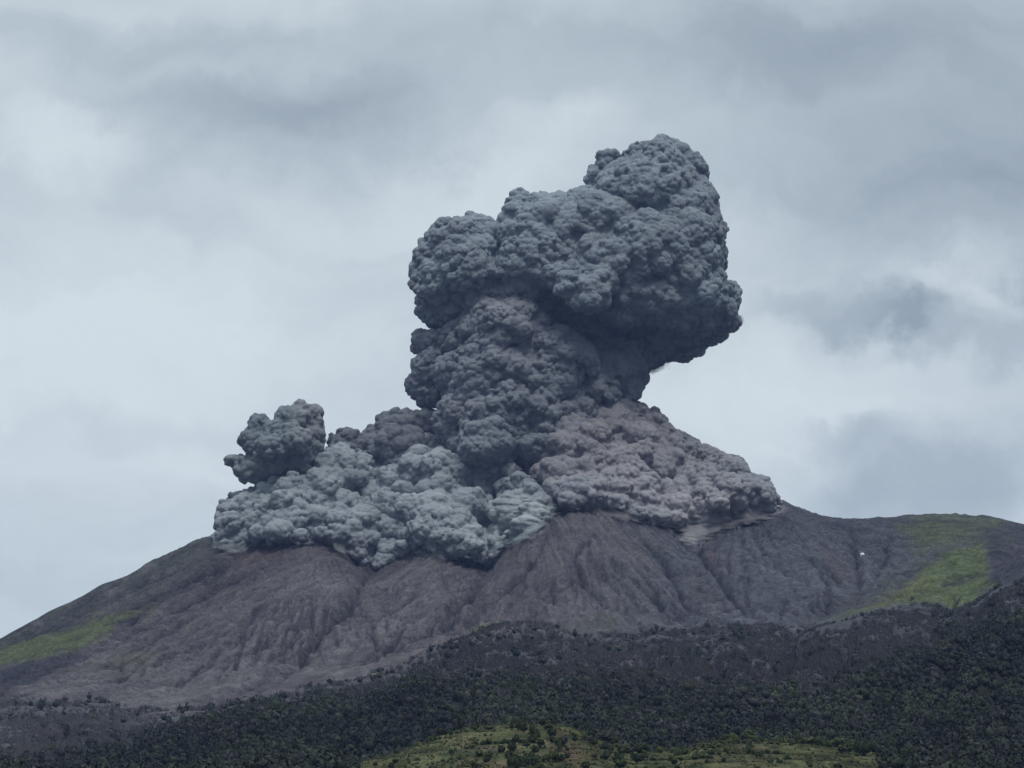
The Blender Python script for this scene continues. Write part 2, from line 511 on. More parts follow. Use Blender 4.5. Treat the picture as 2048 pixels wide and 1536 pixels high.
A_COL = np.concatenate([np.linspace(-0.85, -0.235, 70, endpoint=False), np.linspace(-0.235, 0.235, 960), np.linspace(0.235, 0.85, 71)[1:]])
Y_ROW = np.concatenate([np.linspace(6, 1500, 30, endpoint=False), np.linspace(1500, 2300, 40, endpoint=False), np.linspace(2300, 3000, 130, endpoint=False),
                        np.linspace(3000, 5500, 190, endpoint=False), np.linspace(5500, 7950, 420, endpoint=False), np.linspace(7950, 9000, 25, endpoint=False),
                        np.linspace(9000, 13000, 20)])


def build_terrain():
    n = len(A_COL)
    yk, zk = [6.0, 700.0, 1500.0], [np.zeros(n), np.full(n, 8.0), np.full(n, 48.0)]
    for Y, c in SECTIONS:
        u = np.array([p[0] for p in c], float); v = np.array([p[1] for p in c], float)
        # column azimuth -> pixel, using the section's own height
        X, Z = pt(u, v, 1.0)
        dense = np.linspace(u[0], u[-1], 3000)
        vd = smooth_interp(dense, u, v)
        Xd, Zd = pt(dense, vd, 1.0)
        e = np.interp(A_COL, Xd, Zd - CAM_Z)
        yk.append(Y); zk.append(CAM_Z + e * Y)
    yk += [8700.0, 10500.0, 13000.0]
    zk += [zk[-1] - 210, np.maximum(zk[-1] - 800, 60), np.full(n, 10.0)]
    xk = np.repeat(np.array(yk)[:, None], n, 1); zk = np.array(zk)
    Zg = pchip(xk, zk, Y_ROW)
    Yg = np.repeat(Y_ROW[:, None], n, 1); Xg = A_COL[None, :] * Yg
    # relief: gullies, then erosion noise drawn out downhill
    U, V = proj(Xg, Yg, Zg)
    P = np.stack([Xg.ravel(), Yg.ravel(), np.zeros(Xg.size)], 1)
    wob_u = (fbm(P / 90, 3, 31) * 7).reshape(U.shape); wob_v = (fbm(P / 90, 3, 37) * 5).reshape(U.shape)
    high = smooth01(Yg, 5300, 6200)
    carve = np.zeros(U.shape); gully_shade = np.zeros(U.shape)
    reg = (Yg > 5200) & (Yg < 7900) & (np.abs(A_COL)[None, :] < 0.235)
    uu, vv = (U + wob_u)[reg], (V + wob_v)[reg]
    cr = np.zeros(uu.shape); gg = np.zeros(uu.shape)
    jag = fbm(P / 26, 3, 35).reshape(U.shape)[reg]
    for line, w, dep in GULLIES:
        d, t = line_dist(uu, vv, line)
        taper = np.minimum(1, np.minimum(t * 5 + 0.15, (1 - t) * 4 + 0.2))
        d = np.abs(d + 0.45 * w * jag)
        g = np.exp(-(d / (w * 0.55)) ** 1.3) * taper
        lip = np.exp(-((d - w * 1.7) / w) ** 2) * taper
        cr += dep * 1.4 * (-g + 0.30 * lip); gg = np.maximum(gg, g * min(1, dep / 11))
    carve[reg] = cr; gully_shade[reg] = gg
    reg = (Yg > 2950) & (Yg < 6100) & (np.abs(A_COL)[None, :] < 0.235)
    uu, vv = (U + wob_u * 2)[reg], (V + wob_v * 2)[reg]
    cr = np.zeros(uu.shape)
    for line, w, dep in SPURS:
        d, t = line_dist(uu, vv, line)
        taper = np.minimum(1, np.minimum(t * 4 + 0.1, (1 - t) * 4 + 0.1))
        cr += dep * taper * (-np.exp(-(d / (w * 0.7)) ** 2) + 0.35 * np.exp(-((d - w * 1.9) / w) ** 2))
    carve[reg] += cr
    Zg = Zg + carve
    # streamwise coordinates: azimuth round the crater, so rills fan out from the summit
    cx, cy = 60.0, 8050.0
    th = np.arctan2(Xg - cx, cy - Yg); rr = np.hypot(Xg - cx, cy - Yg)
    Pr = np.stack([(th * 26).ravel(), (rr / 420).ravel(), np.zeros(Xg.size)], 1)
    rill = fbm(Pr, 4, 5, 0.6).reshape(U.shape)
    Pr2 = np.stack([(th * 95).ravel(), (rr / 330).ravel(), np.full(Xg.size, 3.0)], 1)
    rill2 = fbm(Pr2, 3, 9, 0.6).reshape(U.shape)
    bumps = fbm(P / 210, 5, 11).reshape(U.shape)
    fine = fbm(P / 34, 4, 21).reshape(U.shape)
    ravine = (1 - np.abs(fbm(np.stack([(Xg + 60 * bumps).ravel() / 170, (Yg + 60 * bumps).ravel() / 260, np.full(Xg.size, 7.0)], 1), 4, 27, 0.55).reshape(U.shape))) ** 4
    rid2 = (1 - np.abs(rill2)) ** 3
    # fine rills fanning out from the head of each buttress
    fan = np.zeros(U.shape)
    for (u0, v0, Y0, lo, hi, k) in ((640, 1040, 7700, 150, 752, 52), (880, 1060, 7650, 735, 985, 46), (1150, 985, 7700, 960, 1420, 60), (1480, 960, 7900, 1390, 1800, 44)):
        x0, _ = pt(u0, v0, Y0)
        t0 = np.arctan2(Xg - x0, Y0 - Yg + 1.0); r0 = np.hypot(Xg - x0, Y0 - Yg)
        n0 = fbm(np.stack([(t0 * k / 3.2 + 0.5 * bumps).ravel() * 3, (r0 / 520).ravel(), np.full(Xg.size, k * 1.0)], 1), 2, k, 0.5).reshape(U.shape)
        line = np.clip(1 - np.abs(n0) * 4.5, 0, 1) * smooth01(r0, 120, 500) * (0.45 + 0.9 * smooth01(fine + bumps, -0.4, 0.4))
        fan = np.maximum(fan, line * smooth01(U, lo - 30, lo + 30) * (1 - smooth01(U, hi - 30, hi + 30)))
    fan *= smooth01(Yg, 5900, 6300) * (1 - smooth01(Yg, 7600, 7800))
    midslope = np.exp(-((Yg - 6500) / 520) ** 2)
    edge = 1 - np.exp(-((Yg - 7900) / 70) ** 2)
    Zg = Zg + high * edge * (-np.abs(rill) * 26 + 7 + rill2 * 3.0 - rid2 * 9.0 + fine * 5.5 + bumps * 8 - ravine * (8 + 20 * midslope) - fan * 9)
    low = smooth01(Yg, 1500, 2300) * (1 - high)
    midw = np.exp(-((Yg - 4600) / 900) ** 2)
    Zg = Zg + low * (bumps * (3 + 26 * midw) + fine * 2.2)
    # terraces on the near grassy hill
    hillw = np.exp(-((Yg - 2450) / 260) ** 2)
    ter = (Zg + 9 * bumps + 2 * fine) / 6.5
    Zg = Zg + hillw * 4.2 * (smooth01(ter - np.floor(ter), 0.55, 0.95) - (ter - np.floor(ter)))
    U, V = proj(Xg, Yg, Zg)

    # colours of the land itself
    uu, vv = U + wob_u * 1.6, V + wob_v * 1.6
    big = fbm(P / 420, 4, 41).reshape(U.shape); med = fbm(P / 60, 4, 43).reshape(U.shape)
    C = np.empty(U.shape + (3,))
    brown = np.array([0.089, 0.082, 0.085]); blue = np.array([0.070, 0.072, 0.082]); red = np.array([0.092, 0.068, 0.066])
    k = smooth01(uu, 1080, 1420)[..., None]
    C[:] = brown * (1 - k) + blue * k
    C *= (1 + 0.26 * big + 0.22 * med + 0.30 * rill2 + 0.16 * rill)[..., None]

    def blend(mask, rgb, amt=1.0):
        m = np.clip(mask * amt, 0, 1)[..., None]
        C[:] = C * (1 - m) + np.array(rgb) * m * (1 + 0.30 * med + 0.22 * rill2 + 0.2 * fine)[..., None]
    far = smooth01(Yg, 5350, 5500)
    # left flank: darker scrub along the skyline, green meadow band below it
    sky = np.interp(uu, [p[0] for p in SKYLINE], [p[1] for p in SKYLINE])
    blend(far * smooth01(sky + 60 - vv, -20, 25) * smooth01(520 - uu, 0, 120), (0.050, 0.053, 0.048), 0.85)
    blend(far * smooth01(fbm(np.stack([(uu / 26).ravel(), (vv / 13).ravel(), np.zeros(uu.size)], 1), 3, 77).reshape(uu.shape), 0.1, 0.5) * smooth01(sky + 50 - vv, 0, 20) * smooth01(420 - uu, 0, 80), (0.115, 0.112, 0.115), 0.6)

    def meadow(poly, soft, rgb, amt=1.0):
        d = poly_dist(uu[sel], vv[sel], poly)
        m = np.zeros(uu.shape); m[sel] = smooth01(d + 10 * med[sel] + 12 * rill2[sel] + 9 * fine[sel], -soft, soft)
        blend(m * far, rgb, amt)
    sel = (Yg > 5200) & (Yg < 8000) & (np.abs(A_COL)[None, :] < 0.235)
    meadow([(-80, 1350), (-80, 1330), (0, 1302), (90, 1272), (170, 1246), (260, 1218), (330, 1200), (300, 1222), (240, 1250), (190, 1276), (140, 1302), (60, 1322), (0, 1334)], 9, (0.074, 0.088, 0.041), 0.92)
    meadow([(-80, 1352), (0, 1334), (60, 1322), (140, 1304), (170, 1312), (110, 1342), (0, 1386), (-80, 1412)], 7, (0.036, 0.036, 0.044), 0.9)
    meadow([(190, 1330), (250, 1300), (330, 1300), (300, 1335), (230, 1350)], 26, (0.082, 0.082, 0.056), 0.5)
    meadow([(1650, 1258), (1730, 1215), (1800, 1176), (1870, 1122), (1900, 1098), (1950, 1084), (1968, 1055), (1990, 1044), (2045, 1064), (2026, 1086), (1978, 1110), (1984, 1135), (1972, 1158),
            (2004, 1166), (1962, 1192), (1908, 1228), (1870, 1205), (1800, 1210), (1750, 1222), (1690, 1262)], 10, (0.080, 0.098, 0.043), 0.92)
    meadow([(1630, 1268), (1700, 1228), (1760, 1210), (1820, 1204), (1870, 1208), (1866, 1216), (1800, 1214), (1740, 1232), (1660, 1270)], 7, (0.074, 0.086, 0.042), 0.9)
    meadow([(1680, 1250), (1740, 1212), (1800, 1178), (1850, 1150), (1880, 1180), (1800, 1206)], 16, (0.098, 0.100, 0.046), 0.6)
    meadow([(1800, 1050), (1850, 1034), (1960, 1036), (1980, 1060), (1900, 1096), (1840, 1100)], 26, (0.068, 0.080, 0.045), 0.9)
    meadow([(1960, 1060), (2048, 1040), (2200, 1080), (2200, 1180), (2040, 1180), (1985, 1160), (1975, 1120)], 8, (0.046, 0.045, 0.053), 0.85)
    meadow([(1700, 1236), (1760, 1222), (1820, 1250), (1850, 1300), (1800, 1310)], 16, (0.052, 0.060, 0.036), 0.7)
    meadow([(945, 1268), (965, 1250), (1000, 1248), (985, 1266), (955, 1278)], 6, (0.075, 0.090, 0.040), 0.9)
    meadow([(892, 1318), (905, 1305), (925, 1308), (912, 1326)], 6, (0.070, 0.083, 0.042), 0.8)
    meadow([(1104, 1252), (1130, 1240), (1190, 1236), (1240, 1225), (1230, 1255), (1160, 1265)], 22, (0.062, 0.070, 0.052), 0.6)
    meadow([(1600, 1262), (1650, 1232), (1720, 1190), (1800, 1140), (1860, 1110), (1800, 1180), (1700, 1250)], 22, (0.060, 0.065, 0.050), 0.5)
    # pale landslide scars and reddish streaks
    for (u0, v0, u1, v1, w, rgb, am) in [(1720, 1245, 1750, 1305, 11, (0.125, 0.108, 0.095), .75), (1208, 1050, 1290, 1130, 18, (0.11, 0.095, 0.088), .6), (680, 1370, 720, 1395, 22, (0.145, 0.145, 0.138), .7),
                                         (735, 1352, 775, 1374, 11, (0.15, 0.148, 0.142), .6), (1425, 1110, 1440, 1125, 18, red, .6), (470, 1120, 560, 1108, 12, red, .7), (1660, 1110, 1685, 1150, 14, red, .5),
                                         (1390, 1170, 1420, 1215, 20, (0.10, 0.09, 0.088), .5), (1840, 1230, 1865, 1262, 13, (0.088, 0.07, 0.066), .5), (1735, 1150, 1750, 1170, 4, (0.15, 0.155, 0.16), .7)]:
        d, _ = line_dist(uu[sel], vv[sel], [(u0, v0), (u1, v1)])
        m = np.zeros(uu.shape); m[sel] = np.exp(-(d / w) ** 2) * (0.75 + 0.9 * med[sel])
        blend(m * far, rgb, am)
    # shade painted into the rill, gully and ravine floors to deepen the carving
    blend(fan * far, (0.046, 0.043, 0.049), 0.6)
    blend(gully_shade * far, (0.026, 0.025, 0.032), 0.92)
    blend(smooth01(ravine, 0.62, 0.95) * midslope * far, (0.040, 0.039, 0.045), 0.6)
    # forest floor and the near grass
    wood = np.interp(uu, [p[0] for p in WOOD_EDGE], [p[1] for p in WOOD_EDGE])
    green = np.interp(uu, [p[0] for p in GREEN_EDGE], [p[1] for p in GREEN_EDGE])
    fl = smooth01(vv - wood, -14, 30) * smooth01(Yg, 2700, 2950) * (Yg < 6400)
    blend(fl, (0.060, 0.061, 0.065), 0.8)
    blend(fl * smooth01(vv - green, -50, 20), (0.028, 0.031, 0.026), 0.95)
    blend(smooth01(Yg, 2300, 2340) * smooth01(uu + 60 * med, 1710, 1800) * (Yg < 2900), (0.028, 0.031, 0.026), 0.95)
    near = (1 - smooth01(Yg, 2760, 2860)) * (1 - smooth01(uu + 60 * med, 1720, 1810))
    grass = np.array([0.076, 0.081, 0.041])
    blend(near, grass, 1.0)
    gm = fbm(P / 26, 4, 61).reshape(U.shape)
    blend(near * smooth01(gm, 0.0, 0.5), (0.108, 0.102, 0.058), 0.8)
    blend(near * smooth01(-gm, 0.05, 0.35), (0.032, 0.042, 0.022), 0.9)
    blend(near * smooth01(fbm(P / 11, 3, 67).reshape(U.shape), 0.15, 0.5), (0.040, 0.048, 0.026), 0.7)
    for (u0, v0, u1, v1, w, rgb, am) in [(1118, 1490, 1165, 1530, 20, (0.128, 0.092, 0.068), .85), (930, 1490, 985, 1497, 12, (0.115, 0.09, 0.07), .7), (915, 1526, 1010, 1531, 5, (0.135, 0.088, 0.066), .9),
                                         (1480, 1496, 1520, 1500, 16, (0.10, 0.08, 0.062), .6), (1030, 1478, 1060, 1492, 8, (0.12, 0.115, 0.075), .6), (1420, 1520, 1560, 1524, 8, (0.10, 0.09, 0.052), .6)]:
        d, _ = line_dist(uu, vv, [(u0, v0), (u1, v1)])
        blend(near * np.exp(-(d / w) ** 2) * (0.8 + 0.6 * gm), rgb, am)
    C[:] = np.clip(C, 0.012, 0.5)
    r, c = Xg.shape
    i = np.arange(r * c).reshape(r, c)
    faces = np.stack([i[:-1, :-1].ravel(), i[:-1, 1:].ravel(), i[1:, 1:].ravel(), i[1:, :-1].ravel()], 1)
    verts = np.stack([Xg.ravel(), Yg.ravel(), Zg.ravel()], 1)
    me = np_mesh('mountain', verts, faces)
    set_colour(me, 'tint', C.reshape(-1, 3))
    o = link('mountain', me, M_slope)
    tag(o, kind='structure')
    return Xg, Yg, Zg, U, V


TX, TY, TZ, TU, TV = build_terrain()


def ground_z(x, y):
    """terrain height by bilinear lookup"""
    a = np.asarray(x, float) / np.asarray(y, float)
    ci = np.clip(np.searchsorted(A_COL, a) - 1, 0, len(A_COL) - 2); ri = np.clip(np.searchsorted(Y_ROW, y) - 1, 0, len(Y_ROW) - 2)
    s = np.clip((a - A_COL[ci]) / (A_COL[ci + 1] - A_COL[ci]), 0, 1); t = np.clip((y - Y_ROW[ri]) / (Y_ROW[ri + 1] - Y_ROW[ri]), 0, 1)
    return (TZ[ri, ci] * (1 - s) + TZ[ri, ci + 1] * s) * (1 - t) + (TZ[ri + 1, ci] * (1 - s) + TZ[ri + 1, ci + 1] * s) * t


def land_depth(u, v):
    """how far off the land seen at a photograph pixel is (the summit ridge for pixels above the skyline)"""
    x, _ = pt(u, v, 1.0)
    c = int(np.clip(np.searchsorted(A_COL, x), 0, len(A_COL) - 1))
    k = Y_ROW < 7960
    vis = np.minimum.accumulate(TV[k, c])
    return float(np.interp(-v, -vis, Y_ROW[k]))


def build_ground():
    n = 96
    rad = [0.0, 4000, 14000]
    v = [(0, 0, -3)]; f = []
    for r in rad[1:]:
        for k in range(n):
            t = 2 * math.pi * k / n
            v.append((r * math.cos(t), 3000 + r * math.sin(t), -3 if r < 9000 else -6))
    for k in range(n):
        k2 = (k + 1) % n
        f.append((0, 1 + k, 1 + k2, 0))
        f.append((1 + k, 1 + n + k, 1 + n + k2, 1 + k2))
    me = bpy.data.meshes.new('ground')
    me.from_pydata(v, [], [q if q[0] != q[3] else q[:3] for q in f]); me.update()
    o = link('ground', me, M_ground); tag(o, kind='structure')


build_ground()

# ------------------------------------------------------------------ ash clouds
def ico(sub):
    import bmesh
    bm = bmesh.new(); bmesh.ops.create_icosphere(bm, subdivisions=sub, radius=1.0)
    v = np.array([q.co[:] for q in bm.verts]); f = np.array([[w.index for w in q.verts] for q in bm.faces]); bm.free()
    return v, f


ICO = {k: ico(k) for k in (1, 2, 3, 4)}


def remesh(cent, rad3, voxel):
    """closed union of ellipsoids, as one even voxel skin"""
    V, Fc, off = [], [], 0
    for (c, r) in zip(cent, rad3):
        b, f = ICO[3 if max(r) > 60 else 2]
        V.append(b * r + c); Fc.append(f + off); off += len(b)
    me = np_mesh('draft', np.concatenate(V), np.concatenate(Fc), False)
    o = bpy.data.objects.new('draft', me); col.objects.link(o)
    md = o.modifiers.new('skin', 'REMESH'); md.mode = 'VOXEL'; md.voxel_size = voxel; md.use_smooth_shade = True
    dg = bpy.context.evaluated_depsgraph_get(); dg.update()
    out = bpy.data.meshes.new_from_object(o.evaluated_get(dg))
    bpy.data.objects.remove(o); bpy.data.meshes.remove(me)
    return out


def relax(x, e, n, w=None):
    cnt = np.bincount(e.ravel(), minlength=n)[:, None].astype(float)
    s = np.empty_like(x)
    for k in range(x.shape[1]):
        s[:, k] = np.bincount(e[:, 0], x[e[:, 1], k], n) + np.bincount(e[:, 1], x[e[:, 0], k], n)
    return s / np.maximum(cnt, 1)


def billow_mesh(name, lobes, budding, voxel, levels, tint, parent=None, seed=3, streak=None, bud_size=(0.22, 0.42), label=None):
    """lobes: (x, y, z, rx, ry, rz). Buds grow over every lobe, one skin is drawn over all of them, and cellular billows swell it at each size in levels."""
    rng = np.random.default_rng(seed)
    C = [np.array(l[:3]) for l in lobes]; R = [np.array(l[3:]) for l in lobes]
    bc, br = [], []
    for c, r in zip(C, R):
        m = float(np.mean(r)); k = int(budding * (0.7 + m / 90.0))
        for _ in range(k):
            d = rng.normal(size=3); d[1] -= 0.5; d /= np.linalg.norm(d)
            s = m * rng.uniform(*bud_size)
            bc.append(c + d * r * rng.uniform(0.82, 1.0) * (1 - 0.35 * s / m)); br.append(np.full(3, s) * rng.uniform(0.85, 1.15, 3))
    me = remesh(C + bc, R + br, voxel)
    n = len(me.vertices); e = edges(me); p = coords(me)
    for _ in range(1):
        p = 0.5 * p + 0.5 * relax(p, e, n)
    for i, (size, amp) in enumerate(levels):
        me.vertices.foreach_set('co', p.astype(np.float32).ravel()); me.update()
        N = normals(me)
        for _ in range(2):
            N = relax(N, e, n)
        N /= np.maximum(np.linalg.norm(N, axis=1), 1e-9)[:, None]
        q = p / size
        w = np.stack([fbm(q * 0.6 + k * 31.7, 2, 50 + k + i) for k in range(3)], 1)
        d, rid = worley(q + 0.22 * w, seed * 10 + i)
        h = np.sqrt(np.maximum(0.02, 1.0 - d * d))
        a = amp * np.clip(0.85 + 0.6 * vnoise(p / (size * 5), 80 + i), 0.3, 1.4) * (0.65 + 0.7 * rid)
        if streak is not None:
            a = a * (1 - 0.6 * streak(p))
        p = p + N * (a * (h - 0.80))[:, None]
    if streak is not None:
        s = streak(p)
        me.vertices.foreach_set('co', p.astype(np.float32).ravel()); me.update(); N = normals(me)
        q = np.stack([p[:, 0] / 75, p[:, 1] / 40, p[:, 2] / 8 + p[:, 0] / 60], 1)
        p = p + N * (s * fbm(q, 4, 91) * 5)[:, None]
    me.vertices.foreach_set('co', p.astype(np.float32).ravel()); me.update()
    me.polygons.foreach_set('use_smooth', np.ones(len(me.polygons), bool))
    set_colour(me, 'tint', tint(p))
    me.name = name
    print('MESH', name, n)
    o = link(name, me, M_ash, parent)
    if label:
        o['label'] = label
    return o


def lobe(u, v, ru, rv, Y, rd=None):
    """an ellipsoid seen at (u, v) with radii in photograph pixels, centre at depth Y"""
    x, z = pt(u, v, Y); s = Y / F
    rd = rd if rd is not None else 0.5 * (ru + rv)
    return (float(x), float(Y), float(z), ru * s, rd * s, rv * s)


def fill(poly, n, rmin, rmax, depth, seed, grow=1.0, squash=0.85):
    """lobes packed in a polygon of the photograph, none reaching past its edge; depth(u, v, edge distance) gives how far off each is"""
    rng = np.random.default_rng(seed); P = np.array(poly, float); out = []; pts = []
    lo, hi = P.min(0), P.max(0); tries = 0
    while len(out) < n and tries < n * 60:
        tries += 1
        u, v = rng.uniform(lo, hi)
        d = float(poly_dist(np.array([u]), np.array([v]), poly)[0])
        if d < rmin * 0.75:
            continue
        r = min(d * 1.02, rng.uniform(rmin, rmax))
        if any(math.hypot(u - a, v - b) < 0.55 * (r + c) * 0.75 for a, b, c in pts[-400:]):
            continue
        pts.append((u, v, r))
        out.append(lobe(u, v, r * grow, r * squash * grow, depth(u, v, d) + rng.uniform(-25, 25), r))
    return out


def ash_tint(base, var, seed, patch=None):
    def f(p):
        k = fbm(p / 190, 4, seed)[:, None]; k2 = fbm(p / 45, 3, seed + 5)[:, None]
        c = np.array(base)[None] * (1 + 0.22 * k + 0.10 * k2) + np.array(var)[None] * k
        if patch is not None:
            c = patch(p, c)
        return np.clip(c, 0.02, 0.6)
    return f


YC = 7850
HEAD = [lobe(*a) for a in [
    # upper right dome
    (1308, 405, 112, 112, YC, 120), (1332, 303, 34, 32, YC), (1280, 318, 36, 34, YC - 30), (1217, 328, 26, 30, YC), (1195, 362, 26, 28, YC), (1375, 345, 42, 42, YC - 20),
    (1395, 400, 38, 50, YC - 60), (1410, 450, 38, 50, YC), (1300, 380, 70, 65, YC - 130), (1245, 400, 60, 60, YC - 90), (1360, 430, 55, 60, YC - 120),
    # middle right bulk
    (1340, 500, 104, 110, YC, 150), (1418, 470, 30, 40, YC), (1405, 520, 40, 45, YC - 40), (1290, 500, 80, 75, YC - 150), (1360, 530, 60, 60, YC - 140),
    # lower right shoulder
    (1385, 600, 74, 56, YC - 10, 120), (1466, 584, 17, 20, YC), (1442, 612, 36, 34, YC - 20), (1448, 645, 30, 26, YC), (1402, 648, 58, 24, YC), (1420, 590, 40, 36, YC - 70),
    (1330, 590, 80, 54, YC - 100), (1355, 622, 60, 28, YC - 90), (1250, 618, 70, 30, YC - 110), (1300, 590, 50, 45, YC - 150),
    # centre
    (1200, 490, 120, 96, YC, 140), (1160, 430, 60, 40, YC - 40), (1200, 450, 45, 45, YC - 150), (1240, 530, 75, 70, YC - 150), (1190, 530, 60, 55, YC - 170), (1260, 590, 70, 60, YC - 120),
    # pale knot bulging towards the viewer
    (1145, 572, 36, 30, YC - 250), (1178, 590, 38, 42, YC - 250), (1115, 550, 30, 26, YC - 220), (1200, 560, 36, 34, YC - 230), (1150, 545, 26, 22, YC - 230),
    # middle left lobe
    (1085, 490, 92, 92, YC - 10, 120), (1036, 408, 27, 26, YC), (1084, 414, 32, 26, YC - 10), (1120, 415, 28, 24, YC), (1050, 450, 50, 50, YC - 90), (1080, 520, 70, 60, YC - 140), (1040, 540, 55, 55, YC - 120),
    # far left lobe
    (925, 530, 92, 88, YC + 10, 110), (945, 452, 24, 24, YC), (903, 468, 33, 28, YC - 10), (870, 500, 36, 36, YC - 20), (846, 548, 28, 34, YC), (875, 560, 46, 46, YC - 70), (940, 540, 60, 58, YC - 100),
    (985, 490, 44, 44, YC - 60), (905, 610, 58, 48, YC + 10), (870, 610, 34, 40, YC), (960, 590, 60, 36, YC - 60), (1010, 585, 50, 28, YC - 100), (1065, 580, 50, 26, YC - 110),
    # the mass behind
    (1130, 610, 60, 40, YC + 20, 90), (1160, 650, 60, 30, YC + 60, 90), (1080, 600, 50, 30, YC, 80),
    # dark underside
    (1290, 650, 130, 42, YC + 170, 110), (1340, 672, 90, 34, YC + 170, 90), (1220, 650, 90, 46, YC + 160, 100), (1400, 668, 50, 22, YC + 110, 60)]]
COLUMN = [lobe(*a) for a in [
    (1010, 668, 92, 62, YC - 80, 100), (1060, 630, 60, 36, YC - 60), (960, 650, 45, 40, YC - 40), (1075, 690, 66, 44, YC - 110), (1000, 690, 70, 40, YC - 130),
    (930, 690, 60, 46, YC - 30), (868, 688, 44, 30, YC), (848, 680, 26, 20, YC - 10), (875, 735, 54, 40, YC - 10), (838, 770, 30, 28, YC), (868, 785, 42, 26, YC), (850, 806, 18, 10, YC),
    (990, 760, 110, 70, YC - 40, 120), (1040, 745, 70, 44, YC - 140), (960, 775, 66, 50, YC - 130), (1120, 730, 80, 60, YC - 60, 110), (1100, 770, 70, 46, YC - 140), (1190, 710, 70, 60, YC + 80),
    (1215, 755, 62, 56, YC + 60, 90), (1255, 735, 34, 50, YC + 30), (1180, 780, 60, 40, YC - 60), (930, 820, 54, 42, YC - 120), (985, 830, 60, 46, YC - 170), (1060, 820, 70, 46, YC - 150),
    (1130, 830, 60, 44, YC - 110), (1010, 800, 46, 36, YC - 190), (1240, 790, 40, 30, YC + 10), (905, 850, 40, 40, YC - 100), (1000, 880, 100, 60, YC - 100), (1100, 890, 100, 60, YC - 100),
    (1270, 690, 60, 44, YC + 150), (1290, 705, 50, 36, YC + 150), (1335, 694, 56, 28, YC + 160), (1265, 745, 28, 40, YC + 40), (975, 885, 60, 48, YC - 210), (960, 900, 40, 30, YC - 250)]]

plume = empty('eruption_plume', (0, YC, float(pt(1100, 900, YC)[1])))
tag(plume, 'towering dark grey billowing ash plume rising from the volcano summit', 'ash plume')
bpy.context.view_layer.update()


def to_local(o, parent):
    o.matrix_parent_inverse = parent.matrix_world.inverted()


LEV_BIG = [(50, 36), (21, 20), (10.5, 7.5)]


def head_patch(p, c):
    u, v = proj(p[:, 0], p[:, 1], p[:, 2])
    return c


o = billow_mesh('plume_head', HEAD, 26, 2.9, LEV_BIG, ash_tint((0.176, 0.197, 0.220), (0.0, 0.01, 0.01), 3), plume, 3); to_local(o, plume)
o = billow_mesh('plume_column', COLUMN, 26, 2.9, LEV_BIG, ash_tint((0.156, 0.168, 0.188), (0.012, 0.003, 0.0), 4), plume, 4,
                label='darker narrow column below the spreading plume head'); to_local(o, plume)


# ash hugging the slopes -------------------------------------------------
def skirt_depth(poly):
    """the flow lies on the slope: its lower edge where the land is, the rest leaning back from it"""
    us = np.arange(380, 1640, 4.0); vb = np.full(us.shape, np.nan)
    for i, u in enumerate(us):
        vv = np.arange(780, 1160, 2.0); m = in_poly(np.full(vv.shape, u), vv, poly)
        if m.any():
            vb[i] = vv[m].max()
    ok = ~np.isnan(vb); us, vb = us[ok], np.convolve(np.pad(vb[ok], 6, mode='edge'), np.ones(13) / 13, 'valid')

    def f(u, v, d):
        b = float(np.interp(u, us, vb))
        y = land_depth(u, b) + (b - v) * 1.55
        lump = fbm(np.array([[u / 70, v / 55, 3.0]]), 2, 15)[0]
        return min(land_depth(u, v), y) - 4 - 38 * min(1, d / 60) - 95 * lump * min(1, d / 40)
    return f


def tongue_streak(spots):
    def f(p):
        u, v = proj(p[:, 0], p[:, 1], p[:, 2]); s = np.zeros(len(p))
        for (poly, soft) in spots:
            s = np.maximum(s, smooth01(poly_dist(u, v, poly), -soft, soft))
        return s
    return f


LEFT = [(418, 1092), (428, 1048), (438, 1000), (462, 984), (505, 972), (545, 945), (590, 925), (640, 905), (668, 880), (720, 868), (770, 885), (830, 862), (880, 866), (940, 872), (1010, 900), (1060, 950), (1110, 1000),
        (1105, 1030), (1055, 1078), (1008, 1090), (980, 1136), (935, 1128), (860, 1108), (825, 1106), (790, 1132), (745, 1144), (712, 1126), (682, 1100), (640, 1084), (560, 1092), (520, 1088), (470, 1102), (440, 1098)]
RIGHT = [(1010, 905), (1060, 850), (1130, 815), (1200, 786), (1262, 796), (1318, 818), (1345, 850), (1385, 872), (1445, 900), (1488, 915), (1502, 944), (1538, 952), (1556, 988), (1575, 1018), (1500, 1040), (1440, 1052), (1392, 1082),
         (1368, 1060), (1330, 1056), (1290, 1050), (1250, 1036), (1200, 1022), (1110, 1022), (1070, 1000), (1040, 975)]
LTONGUE = [(960, 1000), (1050, 985), (1120, 1015), (1105, 1035), (1050, 1082), (985, 1080), (940, 1050)]
RTONGUE = [(1360, 1085), (1375, 1040), (1420, 1020), (1500, 1010), (1575, 1005), (1600, 1025), (1500, 1050), (1420, 1075), (1392, 1095)]


